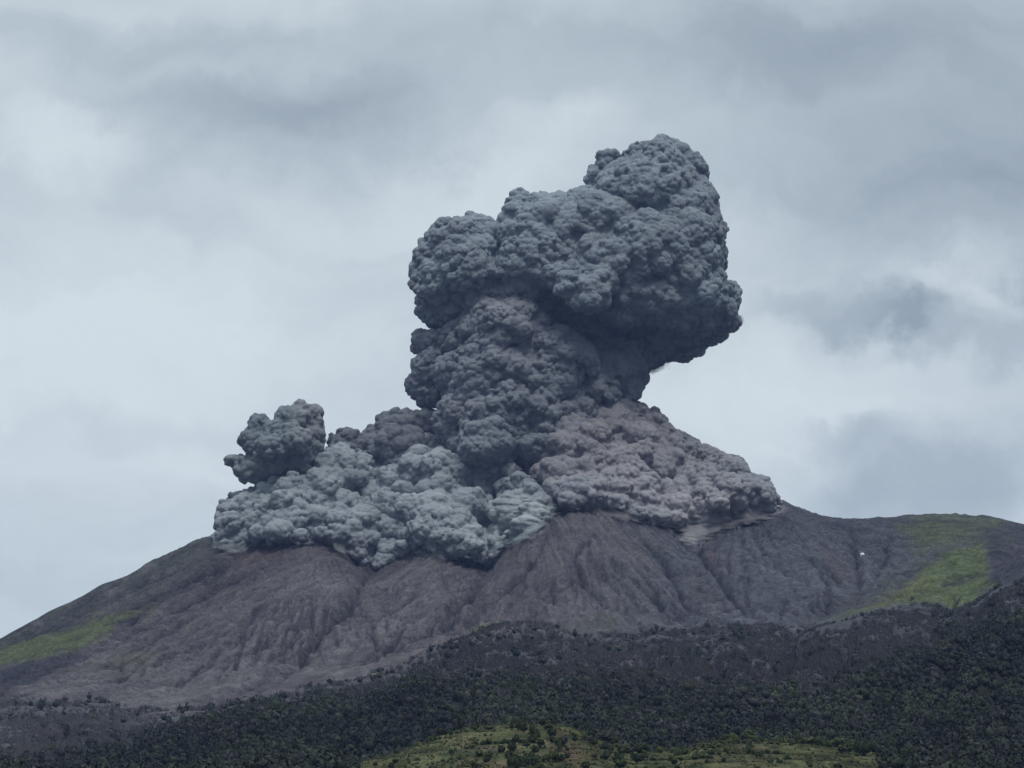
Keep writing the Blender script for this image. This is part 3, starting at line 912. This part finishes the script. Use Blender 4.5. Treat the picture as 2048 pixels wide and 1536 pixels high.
def skirt_lobes(poly, seed, n1, n2, tongue):
    D = skirt_depth(poly)
    a = fill(poly, n1, 34, 62, lambda u, v, d: D(u, v, d) + 55, seed, 1.0, 0.8)
    m = fill(poly, n2 // 3, 22, 44, lambda u, v, d: D(u, v, d) - 10, seed + 3, 1.0, 0.85)
    b = fill(poly, n2, 11, 26, lambda u, v, d: D(u, v, d) + 10, seed + 1, 1.0, 0.85)
    c = fill(poly, n2, 6, 13, lambda u, v, d: D(u, v, d) + 12, seed + 2, 1.0, 0.9)
    out = []
    for q in a + m + b + c:
        u, v = proj(q[0], q[1], q[2])
        k = float(smooth01(poly_dist(np.array([u]), np.array([v]), tongue), -5, 20)[0])
        if k > 0.3:                                   # the thin streaming sheet: low drawn-out wisps close to the land
            y = D(u, v, 0.0) + 8; x, z = pt(u, v, y); k2 = 1.6 if q[3] < 30 else 1.15
            out.append((float(x), y, float(z), q[3] * k2, q[4] * 0.8, q[5] * (0.5 if q[3] < 30 else 0.8)))
        else:
            out.append(q)
    return out


def left_patch(p, c):
    s = tongue_streak([(LTONGUE, 16)])(p)[:, None]
    return c * (1 - s) + np.array((0.26, 0.28, 0.29)) * s


def right_patch(p, c):
    u, v = proj(p[:, 0], p[:, 1], p[:, 2])
    s = tongue_streak([(RTONGUE, 16)])(p)[:, None]
    k = (smooth01(v, 880, 1010) * 0.35)[:, None]
    c = c * (1 + k)
    return c * (1 - s) + np.array((0.22, 0.217, 0.222)) * s


LEV_SKIRT = [(40, 18), (19, 14.5), (10, 6)]
fl = empty('pyroclastic_flow', (*[float(t) for t in (pt(760, 1100, 7380)[0], 7380)], float(pt(760, 1100, 7380)[1])))
tag(fl, 'pale blue grey ash flow tumbling down the left side of the summit', 'pyroclastic flow', 'ash flows on the summit slopes')
fr = empty('pyroclastic_flow', (float(pt(1300, 1040, 7450)[0]), 7450.0, float(pt(1300, 1040, 7450)[1])))
tag(fr, 'pinkish brown grey ash flow spreading to the right below the plume', 'pyroclastic flow', 'ash flows on the summit slopes')
bpy.context.view_layer.update()
o = billow_mesh('ash_front', skirt_lobes(LEFT, 21, 150, 330, LTONGUE), 7, 3.0, LEV_SKIRT, ash_tint((0.212, 0.231, 0.248), (0.0, 0.0, 0.0), 6, left_patch), fl, 6, tongue_streak([(LTONGUE, 20)])); to_local(o, fl)
o = billow_mesh('ash_front', skirt_lobes(RIGHT, 31, 150, 330, RTONGUE), 7, 3.0, LEV_SKIRT, ash_tint((0.186, 0.183, 0.193), (0.02, 0.0, -0.01), 7, right_patch), fr, 7, tongue_streak([(RTONGUE, 20)])); to_local(o, fr)

# thin airborne dust: streaming sheets and skirts --------------------------
def veil_mat(name, stretch, rot, cover):
    m, nt, b = new_mat(name); N, L = nt.nodes, nt.links
    at = N.new('ShaderNodeAttribute'); at.attribute_name = 'tint'; L.new(at.outputs['Color'], b.inputs['Base Color'])
    al = N.new('ShaderNodeAttribute'); al.attribute_name = 'veil'
    tc = N.new('ShaderNodeTexCoord'); mp = N.new('ShaderNodeMapping')
    mp.inputs['Rotation'].default_value = (0, math.radians(rot), 0); mp.inputs['Scale'].default_value = stretch
    L.new(tc.outputs['Object'], mp.inputs['Vector'])
    n = N.new('ShaderNodeTexNoise'); n.inputs['Scale'].default_value = 1.0; n.inputs['Detail'].default_value = 7; n.inputs['Roughness'].default_value = 0.6
    n.inputs['Distortion'].default_value = 0.5
    L.new(mp.outputs[0], n.inputs['Vector'])
    ad = N.new('ShaderNodeMath'); ad.operation = 'MULTIPLY_ADD'       # noise and coverage together
    L.new(al.outputs['Fac'], ad.inputs[0]); ad.inputs[1].default_value = 1.0; L.new(n.outputs['Fac'], ad.inputs[2])
    mr = N.new('ShaderNodeMapRange'); mr.interpolation_type = 'SMOOTHSTEP'
    L.new(ad.outputs[0], mr.inputs['Value']); mr.inputs['From Min'].default_value = 0.74; mr.inputs['From Max'].default_value = 1.22
    mr.inputs['To Max'].default_value = cover
    tr = N.new('ShaderNodeBsdfTransparent'); mx = N.new('ShaderNodeMixShader')
    L.new(mr.outputs[0], mx.inputs[0]); L.new(tr.outputs[0], mx.inputs[1]); L.new(b.outputs[0], mx.inputs[2])
    bp = N.new('ShaderNodeBump'); bp.inputs['Distance'].default_value = 4.0; L.new(n.outputs['Fac'], bp.inputs['Height']); L.new(bp.outputs[0], b.inputs['Normal'])
    out = next(q for q in N if q.type == 'OUTPUT_MATERIAL'); L.new(mx.outputs[0], out.inputs['Surface'])
    return m


def veil(name, box, alpha, depth, rgb, mat, parent, layers=3, step=3.0, gap=4.5, label=None):
    """layers of drifting dust lying just off the land and the flow; alpha(u, v) is how dense, depth(u, v) how far off"""
    us = np.arange(box[0], box[2], step); vs = np.arange(box[1], box[3], step)
    U0, V0 = np.meshgrid(us, vs); D0 = np.array([[depth(u, v) for u in us] for v in vs])
    k = np.ones(5) / 5
    for ax in (0, 1):
        D0 = np.apply_along_axis(lambda r: np.convolve(np.pad(r, 2, mode='edge'), k, 'valid'), ax, D0)
    V, Fq, A, off = [], [], [], 0
    r, c = U0.shape; i = np.arange(r * c).reshape(r, c)
    quad = np.stack([i[:-1, :-1].ravel(), i[:-1, 1:].ravel(), i[1:, 1:].ravel(), i[1:, :-1].ravel()], 1)
    for L in range(layers):
        nz = fbm(np.stack([U0.ravel() / 22, V0.ravel() / 10, np.full(U0.size, 5.0 * L)], 1), 3, 101 + L).reshape(U0.shape)
        Y = D0 - 2 - gap * L - 6 * nz
        X, Z = pt(U0, V0, Y)
        a = alpha(U0 + 5 * nz, V0 + 7 * nz)
        keep = (a.ravel()[quad].max(1) > 0.04)
        V.append(np.stack([X.ravel(), Y.ravel(), Z.ravel()], 1)); Fq.append(quad[keep] + off); A.append(a.ravel()); off += U0.size
    V, Fq, A = np.concatenate(V), np.concatenate(Fq), np.concatenate(A)
    used = np.unique(Fq); re = np.full(len(V), -1); re[used] = np.arange(len(used))
    me = np_mesh(name, V[used], re[Fq]); A = A[used]
    at = me.attributes.new('veil', 'FLOAT', 'POINT'); at.data.foreach_set('value', A.astype(np.float32))
    set_colour(me, 'tint', np.repeat(np.array([rgb]), len(A), 0))
    o = link(name, me, mat, parent)
    if label:
        o['label'] = label
    to_local(o, parent)
    return o


M_streak = veil_mat('streaming_dust', (1 / 48, 1 / 48, 1 / 10.0), -20, 0.72)
M_dust = veil_mat('dust_skirt', (1 / 26, 1 / 26, 1 / 15), 0, 0.5)
DL, DR = skirt_depth(LEFT), skirt_depth(RIGHT)
LSTREAK = [(900, 1080), (930, 1020), (985, 980), (1060, 966), (1135, 1008), (1116, 1038), (1070, 1084), (1018, 1100), (985, 1140), (930, 1130)]
RSTREAK = [(1350, 1088), (1360, 1035), (1420, 1002), (1500, 985), (1548, 985), (1592, 1026), (1560, 1042), (1500, 1052), (1445, 1068), (1393, 1108)]


def inside(poly, soft, top):
    return lambda u, v: smooth01(poly_dist(u, v, poly), -soft * 0.4, soft) * top


def lower_rim(poly, lo, hi):
    """a band along a flow's lower edge"""
    us = np.arange(lo, hi, 3.0); vb = []
    for u in us:
        vv = np.arange(800, 1170, 1.5); m = in_poly(np.full(vv.shape, u), vv, poly); vb.append(vv[m].max() if m.any() else np.nan)
    vb = np.array(vb); ok = ~np.isnan(vb); us, vb = us[ok], vb[ok]

    def f(u, v):
        d = v - np.interp(u, us, vb)
        a = np.exp(-(np.where(d > 0, d / 6.0, d / 26.0)) ** 2)
        patch = np.clip(0.55 + 1.3 * fbm(np.stack([np.ravel(u) / 38, np.ravel(v) / 60, np.zeros(np.size(u))], 1), 2, 55).reshape(np.shape(u)), 0.1, 1.15)
        return 0.52 * a * patch * smooth01(u, lo, lo + 20) * (1 - smooth01(u, hi - 20, hi))
    return f


veil('ash_streak', (915, 975, 1140, 1145), inside(LSTREAK, 46, 0.70), lambda u, v: min(land_depth(u, v), DL(u, v, 30) - 10), (0.28, 0.315, 0.32), M_streak, fl, 3,
     label='pale streaming tongue of thin ash running down from the gap')
veil('ash_streak', (1345, 985, 1625, 1110), inside(RSTREAK, 36, 0.68), lambda u, v: min(land_depth(u, v), DR(u, v, 30) + 10), (0.262, 0.260, 0.266), M_streak, fr, 3,
     label='pale streaked fan of thin ash at the right end of the flow')
veil('dust_skirt', (405, 1040, 1020, 1170), lower_rim(LEFT, 412, 1010), lambda u, v: min(land_depth(u, v), DL(u, v, 20)) - 14, (0.20, 0.212, 0.216), M_dust, fl, 2)
veil('dust_skirt', (1095, 985, 1590, 1120), lower_rim(RIGHT, 1105, 1575), lambda u, v: min(land_depth(u, v), DR(u, v, 20)) - 14, (0.185, 0.176, 0.178), M_dust, fr, 2)
UNDER = [(1305, 740), (1345, 712), (1400, 688), (1445, 668), (1478, 640)]
veil('falling_ash', (1240, 610, 1520, 830), lambda u, v: 0.55 * np.exp(-(line_dist(u, v, UNDER)[0] / 13) ** 2), lambda u, v: YC + 30 - 0.2 * (u - 1240), (0.055, 0.06, 0.07), M_dust, plume, 3, gap=22,
     label='ragged curtain of falling ash under the overhanging head')

# smaller clouds beside the plume ----------------------------------------
PUFF = [lobe(*a) for a in [
    (598, 850, 44, 40, 7700), (600, 812, 14, 13, 7700), (622, 828, 26, 22, 7690), (628, 862, 22, 36, 7700), (575, 835, 28, 24, 7680), (520, 852, 26, 24, 7690), (515, 880, 30, 40, 7690), (555, 885, 52, 46, 7690),
    (600, 895, 42, 36, 7690), (560, 925, 62, 30, 7690), (525, 940, 44, 24, 7690), (470, 922, 22, 13, 7700), (490, 935, 26, 20, 7690), (505, 955, 26, 10, 7690), (550, 895, 36, 26, 7600), (585, 880, 36, 30, 7610), (630, 895, 20, 20, 7690)]]
o = billow_mesh('ash_cloud', PUFF, 22, 3.2, [(38, 27), (19, 14), (10, 5)], ash_tint((0.158, 0.173, 0.185), (0.02, 0.0, -0.01), 8), None, 8)
tag(o, 'small detached dark ash puff hanging above the left end of the pale flow', 'ash cloud', 'smaller ash clouds beside the plume')
o['label'] = 'small separate dark ash puff leaning left above the pale ash flow'
B1 = [lobe(*a) for a in [(690, 886, 28, 24, 7800), (672, 882, 20, 14, 7800), (710, 876, 18, 18, 7800), (690, 868, 18, 12, 7800), (690, 910, 40, 30, 7790)]]
B2 = [lobe(*a) for a in [(795, 862, 50, 36, 7830), (750, 872, 28, 20, 7830), (775, 842, 24, 18, 7830), (830, 848, 36, 28, 7850), (865, 850, 34, 34, 7850), (800, 900, 70, 40, 7800), (735, 890, 30, 24, 7800)]]
o = billow_mesh('ash_cloud', B1, 22, 3.2, [(38, 27), (19, 14), (10, 5)], ash_tint((0.116, 0.121, 0.134), (0, 0, 0), 9), None, 9)
tag(o, 'low dark ash knob peeping over the flow between the puff and the plume', 'ash cloud', 'smaller ash clouds beside the plume')
o = billow_mesh('ash_cloud', B2, 22, 3.4, [(44, 30), (20, 15), (10, 5)], ash_tint((0.116, 0.123, 0.136), (0, 0, 0), 10), None, 10)
tag(o, 'wide dark ash bank adjoining the left foot of the plume column', 'ash cloud', 'smaller ash clouds beside the plume')


# ------------------------------------------------------------------ vegetation
def crown_template(rng, n_leaf, dead=False, flat=0.8):
    """a crown of unit radius: leaf clumps in several sub-clusters, gaps between them, over a small core"""
    V, Fq = [], []
    k = 7 if n_leaf > 80 else 4
    cl = []
    for i in range(k):
        d = rng.normal(size=3); d[2] = abs(d[2]) * 0.8; d /= np.linalg.norm(d)
        cl.append((d * np.array([0.55, 0.55, 0.5 * flat]) * rng.uniform(0.6, 1.0) + [0, 0, 0.55], rng.uniform(0.38, 0.62)))
    for i in range(n_leaf):
        c, r = cl[rng.integers(k)]
        d = rng.normal(size=3); d /= np.linalg.norm(d)
        pos = c + d * r * rng.uniform(0.7, 1.05)
        s = rng.uniform(0.12, 0.26) * (1.0 if n_leaf > 80 else 1.6)
        nrm = d + rng.normal(size=3) * 0.5; nrm /= np.linalg.norm(nrm)
        t = np.cross(nrm, rng.normal(size=3)); t /= np.linalg.norm(t); b = np.cross(nrm, t)
        if dead:
            s *= 1.3; b = b * 0.22
        b0 = len(V)
        V += [pos + t * s, pos + b * s * 0.8 + nrm * s * 0.15, pos - t * s * rng.uniform(.7, 1), pos - b * s * 0.8]
        Fq.append((b0, b0 + 1, b0 + 2, b0 + 3))
    return np.array(V), np.array(Fq)


def far_crown(rng, n_leaf, dead=False):
    """a lumpy crown body of unit radius with leaf clumps standing off it"""
    v, f = ICO[1]
    r = 0.66 + 0.17 * rng.uniform(-1, 1, (len(v), 1))
    b = v * r * [1, 1, 0.8] + [0, 0, 0.5]
    lv, lf = crown_template(rng, n_leaf, dead)
    q = lv.reshape(-1, 4, 3); m = q.mean(1, keepdims=True)
    lv = (m * [1.12, 1.12, 1.08] + (q - m) * 0.62).reshape(-1, 3)
    tri = np.concatenate([lf[:, :3], lf[:, [0, 2, 3]]]) + len(b)
    return np.concatenate([b, lv]), np.concatenate([f, tri])


def snag_clump(rng, n):
    """leafless trunks and upright boughs over a small body of brush"""
    v, f = ICO[1]
    b = v * (0.42 + 0.2 * rng.uniform(-1, 1, (len(v), 1))) * [1.1, 1.1, 0.8] + [0, 0, 0.2]
    V, T = [b], [f]; off = len(b)
    for _ in range(n):
        p = np.array([*rng.uniform(-0.75, 0.75, 2), rng.uniform(-0.1, 0.3)]); h = rng.uniform(0.5, 1.2); w = rng.uniform(0.04, 0.10)
        a = rng.uniform(0, math.pi); t = np.array([math.cos(a), math.sin(a), 0]) * w; lean = np.array([*rng.normal(0, 0.22, 2), 1.0]) * h
        V.append(np.array([p - t, p + t, p + lean + t * 0.5, p + lean - t * 0.5])); T.append(np.array([[0, 1, 2], [0, 2, 3]]) + off); off += 4
    return np.concatenate(V), np.concatenate(T)


def forest(name, pos, rad, tints, temps, label, cat):
    """one mesh of many far crowns"""
    V, Fc, T, off = [], [], [], 0
    rng = np.random.default_rng(5)
    for (p, r, t) in zip(pos, rad, tints):
        tv, tf = temps[rng.integers(len(temps))]
        a = rng.uniform(0, 6.28); c, s = math.cos(a), math.sin(a)
        q = tv * np.array([r, r, r * rng.uniform(0.9, 1.5)])
        V.append(np.stack([q[:, 0] * c - q[:, 1] * s + p[0], q[:, 0] * s + q[:, 1] * c + p[1], q[:, 2] + p[2]], 1))
        Fc.append(tf + off); off += len(tv); T.append(np.repeat(t[None], len(tv), 0))
    me = np_mesh(name, np.concatenate(V), np.concatenate(Fc), True)
    set_colour(me, 'tint', np.concatenate(T))
    o = link(name, me, M_leaf)
    tag(o, label, cat, kind='stuff')
    return o


def scatter(n, mask, seed):
    rng = np.random.default_rng(seed)
    A = (np.diff(A_COL)[None, :] * TY[:-1, :-1]) * np.diff(Y_ROW)[:, None]
    w = (A * mask[:-1, :-1]).ravel(); w = w / w.sum()
    k = rng.choice(w.size, n, p=w); r, c = np.divmod(k, len(A_COL) - 1)
    y = Y_ROW[r] + rng.uniform(0, 1, n) * (Y_ROW[r + 1] - Y_ROW[r]); a = A_COL[c] + rng.uniform(0, 1, n) * (A_COL[c + 1] - A_COL[c])
    x = a * y
    return np.stack([x, y, ground_z(x, y)], 1)


def build_forest():
    rng = np.random.default_rng(12)
    inview = (np.abs(A_COL)[None, :] < 0.26) * np.ones(TU.shape)
    U2 = TU
    edge = np.interp(U2, [p[0] for p in WOOD_EDGE], [p[1] for p in WOOD_EDGE])
    P = np.stack([TX.ravel(), TY.ravel(), np.zeros(TX.size)], 1)
    nz = fbm(P / 150, 3, 71).reshape(TU.shape)
    green = np.interp(U2, [p[0] for p in GREEN_EDGE], [p[1] for p in GREEN_EDGE])
    base = inview * (TV + nz * 14 > edge) * (TY > 2860) * (TY < 6300)
    thin = 0.12 + 0.88 * smooth01(TV - edge, 0, np.where(TU < 900, 90, 50))
    G = smooth01(TV + nz * 24 - green, -45, 25)
    dead_t = [snag_clump(rng, 18) for _ in range(10)]
    leaf_t = [far_crown(rng, 26) for _ in range(12)]
    tone = fbm(P / 130, 3, 79)

    def shade(pos):
        return fbm(np.stack([pos[:, 0] / 150, pos[:, 1] / 220, np.zeros(len(pos))], 1), 3, 83)[:, None]
    # leafless, ash-dusted woods higher up
    m = base * (1 - 0.93 * G) * (0.45 + 0.55 * smooth01(nz, -0.5, 0.2)) * thin
    pos = scatter(34000, m, 1)
    k = np.clip(rng.uniform(0, 1, (len(pos), 1)) ** 1.3 + 0.5 * shade(pos), 0, 1)
    red = (rng.uniform(0, 1, (len(pos), 1)) < 0.08)
    tint = np.array([0.046, 0.049, 0.052]) * (1 - k) + np.array([0.084, 0.085, 0.089]) * k
    tint = np.where(red, np.array([0.088, 0.068, 0.064]), tint)
    tint = tint * (1 + 0.35 * smooth01(-pos[:, 0], 250, 700))[:, None]
    forest('leafless_forest', pos, rng.uniform(3.2, 6.5, len(pos)), tint, dead_t, 'grey ash dusted leafless woods below the bare slopes', 'forest')
    # green woods lower down
    base2 = base + inview * (TY > 2330) * (TY <= 2860) * (smooth01(TU + nz * 40, 1740, 1790) + (TU + nz * 40 < 700))
    m = base2 * (G * smooth01(TY, 2300, 2330) + 0.03)
    pos = scatter(24000, m, 2)
    k = np.clip(rng.uniform(0, 1, (len(pos), 1)) ** 2.4 * 0.8 + 0.85 * shade(pos), -0.35, 1.3)
    g = rng.uniform(0, 1, (len(pos), 1))
    tint = np.array([0.025, 0.032, 0.027]) * (1 - k) + np.array([0.045, 0.058, 0.036]) * k
    tint = np.where(g < 0.26, np.array([0.045, 0.047, 0.048]) * (0.7 + 0.6 * k), tint)
    forest('green_forest', pos, 3.6 + 7.0 * rng.uniform(0, 1, len(pos)) ** 1.6, tint, leaf_t, 'dark green woods covering the foothills behind the grassy knolls', 'forest')


build_forest()


def build_undergrowth():
    rng = np.random.default_rng(19)
    P = np.stack([TX.ravel(), TY.ravel(), np.zeros(TX.size)], 1)
    nz = fbm(P / 22, 4, 91).reshape(TU.shape)
    m = (TY > 2150) * (TY < 2760) * (TU > 640) * (TU < 1780) * (np.abs(A_COL)[None, :] < 0.26) * (0.10 + smooth01(nz, 0.0, 0.35))
    pos = scatter(9000, m, 5)
    k = rng.uniform(0, 1, (len(pos), 1)); g = rng.uniform(0, 1, (len(pos), 1))
    tint = np.array([0.036, 0.046, 0.024]) * (1 - k) + np.array([0.070, 0.074, 0.038]) * k
    tint = np.where(g < 0.2, np.array([0.085, 0.070, 0.045]), tint)
    temps = [far_crown(rng, 16) for _ in range(8)]
    forest('undergrowth', pos - [0, 0, 0.3], 0.5 + 1.6 * rng.uniform(0, 1, len(pos)) ** 2, tint, temps, 'rough low scrub and tussocks over the grassy knolls', 'scrub')


build_undergrowth()


def tree_part_meshes(rng, kind):
    """(trunk with limbs, crown) of one tree of unit size: 1 m crown radius"""
    V, Fq = [], []

    def limb(a, b, r0, r1, n=6):
        a, b = np.array(a, float), np.array(b, float); d = (b - a) / np.linalg.norm(b - a)
        t = np.cross(d, (0.3, 0.9, 0.1)); t /= np.linalg.norm(t); s = np.cross(d, t); b0 = len(V)
        for (c, r) in ((a, r0), ((a + b) / 2 + t * 0.04, (r0 + r1) / 2), (b, r1)):
            for k in range(n):
                w = 2 * math.pi * k / n; V.append(c + (t * math.cos(w) + s * math.sin(w)) * r)
        for j in range(2):
            for k in range(n):
                Fq.append((b0 + j * n + k, b0 + j * n + (k + 1) % n, b0 + (j + 1) * n + (k + 1) % n, b0 + (j + 1) * n + k))
    limb((0, 0, -0.3), (0.03, 0.02, 0.75), 0.075, 0.05)
    for k in range(5):
        w = k * 1.3 + rng.uniform(0, 0.5)
        limb((0.02, 0.01, 0.45 + 0.06 * k), (0.5 * math.cos(w), 0.5 * math.sin(w), 0.95 + 0.1 * k), 0.035, 0.012, 5)
    tr = np_mesh('trunk', np.array(V), np.array(Fq))
    cv, cf = crown_template(rng, 420 if kind != 'bush' else 220, False, 0.9)
    if kind == 'tall':
        cv = cv * [0.62, 0.62, 1.5]
    cv = cv + [0, 0, 0.35 if kind != 'bush' else -0.15]
    cr = np_mesh('crown', cv, cf, False)
    return tr, cr, len(cv)


def build_trees():
    rng = np.random.default_rng(44)
    variants = {}
    shades = [(0.040, 0.054, 0.032), (0.055, 0.072, 0.036), (0.075, 0.095, 0.042), (0.072, 0.074, 0.066)]
    for kind in ('round', 'tall', 'bush'):
        for i, s in enumerate(shades):
            tr, cr, n = tree_part_meshes(rng, kind)
            set_colour(cr, 'tint', np.array(s)[None] * rng.uniform(0.75, 1.25, (n // 4, 1)).repeat(4, 0))
            cr.materials.append(M_leaf); tr.materials.append(M_bark)
            variants[kind, i] = (tr, cr)

    def plant(kind, shade, x, y, r, label, cat, group, name):
        z = float(ground_z(x, y))
        e = empty(name, (x, y, z)); e.scale = (r * rng.uniform(0.8, 1.5), r * rng.uniform(0.8, 1.2), r * rng.uniform(0.8, 1.25)); e.rotation_euler = (0, 0, rng.uniform(0, 6.28))
        tag(e, label, cat, group)
        tr, cr = variants[kind, shade]
        for nm, me in (('trunk', tr), ('crown', cr)):
            if kind == 'bush' and nm == 'trunk':
                nm = 'stem'
            q = bpy.data.objects.new(nm, me); col.objects.link(q); q.parent = e
        return e

    def at(u, y):
        x = (u - 1024) / F * y / CP * 1.0
        return x * 0.985, y
    # the marked ones on the knoll
    x, y = at(921, 2560); plant('tall', 0, x, y, 7.0, 'tall dark slender tree standing alone on the grassy knoll', 'tree', None, 'tree')
    x, y = at(885, 2555); plant('round', 0, x, y, 6.0, 'broad dark tree beside the slender tree on the grassy knoll', 'tree', None, 'tree')
    # thicket on the knoll's shaded flank
    for i in range(40):
        u = rng.uniform(1022, 1118); y = rng.uniform(2170, 2500); x, y = at(u, y)
        plant('round' if i % 3 else 'tall', int(rng.integers(0, 2)), x, y, rng.uniform(3.0, 5.2), 'dark green tree in the thicket at the middle of the grassy knoll', 'tree', 'thicket trees on the grassy knoll', 'tree')
    # woods right of the knolls
    for i in range(95):
        f = rng.uniform(0, 1); u = 1640 + 480 * f; y = rng.uniform(2480, 2960); x, y = at(u, y)
        plant('round' if rng.uniform() < .75 else 'tall', int(rng.choice([0, 0, 1, 1, 2, 3])), x, y, rng.uniform(4.5, 7.5), 'large dark crowned tree at the foot of the wooded slope right of the knolls', 'tree', 'trees at the foot of the right wooded slope', 'tree')
    # belt between and behind the knolls
    for i in range(34):
        u = 1165 + 110 * rng.uniform(0, 1) + 20 * rng.normal(); y = rng.uniform(2180, 2620); x, y = at(u, y)
        plant('round', int(rng.choice([0, 0, 1, 3])), x, y, rng.uniform(3.2, 5.6), 'dark tree in the wooded cleft between the two grassy knolls', 'tree', 'trees in the cleft between the knolls', 'tree')
    for i in range(58):
        u = rng.uniform(1440, 1730); y = rng.uniform(2570, 2720); x, y = at(u, y)
        plant('round', int(rng.choice([1, 2, 2])), x, y, rng.uniform(3.2, 5.6), 'leafy mid green tree in the belt behind the lower right knoll', 'tree', 'green tree belt behind the right knoll', 'tree')
    for i in range(36):
        u = rng.uniform(560, 1180); y = rng.uniform(2660, 2860); x, y = at(u, y)
        plant('round', int(rng.choice([0, 0, 1, 3])), x, y, rng.uniform(3.6, 5.6), 'dark tree lining the upper edge of the larger grassy knoll', 'tree', 'trees lining the larger knoll', 'tree')
    # bushes dotted over the grass
    n = 0
    while n < 190:
        u = rng.uniform(740, 1720); y = rng.uniform(2200, 2640); x, y = at(u, y)
        if vnoise(np.array([[x / 34, y / 70, 0.5]]), 8)[0] + rng.uniform(-0.25, 0.25) < 0.12:
            continue
        n += 1
        plant('bush', int(rng.integers(0, 3)), x, y, rng.uniform(1.8, 5.0), 'low dark bush dotted on the open grass of the knolls', 'bush', 'bushes dotted over the grassy knolls', 'bush')
    for (u0, y0, u1, y1, m) in ((850, 2470, 1000, 2480, 14), (930, 2350, 1090, 2370, 16), (1040, 2590, 1230, 2580, 18), (1420, 2500, 1600, 2540, 18), (1300, 2350, 1560, 2380, 18)):
        for i in range(m):
            f = (i + rng.uniform(-.4, .4)) / m; x, y = at(u0 + f * (u1 - u0), y0 + f * (y1 - y0) + rng.uniform(-5, 5))
            plant('bush', int(rng.integers(0, 3)), x, y, rng.uniform(1.8, 3.6), 'dark bush in a hedge line along a terrace of the knolls', 'bush', 'hedge bushes along the terraces', 'bush')


build_trees()


def build_boulder():
    v, f = ICO[3]
    p = v * [6.5, 5, 6.0]
    p = p * (1 + 0.30 * fbm(v * 1.7, 3, 5)[:, None])
    k = np.argmin(np.abs(TY[:, 0] - 7150))
    best = min(((abs(TU[r, c] - 1724) + abs(TV[r, c] - 1112), r, c) for r in range(k - 250, k + 130, 2) for c in range(700, 860, 1) if r < len(Y_ROW)))
    _, r, c = best
    me = np_mesh('boulder', p, f)
    set_colour(me, 'tint', np.full((len(p), 3), 0.62))
    o = link('boulder', me, M_rock); o.location = (TX[r, c], TY[r, c], TZ[r, c] + 2.5)
    tag(o, 'bright white boulder alone on the dark right flank of the volcano', 'boulder')


build_boulder()

# ------------------------------------------------------------------ haze
def build_haze():
    import bmesh
    bm = bmesh.new(); bmesh.ops.create_cube(bm, size=1.0)
    me = bpy.data.meshes.new('haze'); bm.to_mesh(me); bm.free()
    m = bpy.data.materials.new('haze'); m.use_nodes = True; nt = m.node_tree; nt.nodes.clear()
    out = nt.nodes.new('ShaderNodeOutputMaterial'); v = nt.nodes.new('ShaderNodeVolumePrincipled')
    v.inputs['Color'].default_value = (0.36, 0.50, 1.0, 1); v.inputs['Density'].default_value = HAZE_DENSITY
    nt.links.new(v.outputs[0], out.inputs['Volume'])
    o = link('haze', me, m); o.scale = (29000, 29000, 2520); o.location = (0, 3000, -7.5 + 1260)
    tag(o, kind='stuff')


build_haze()
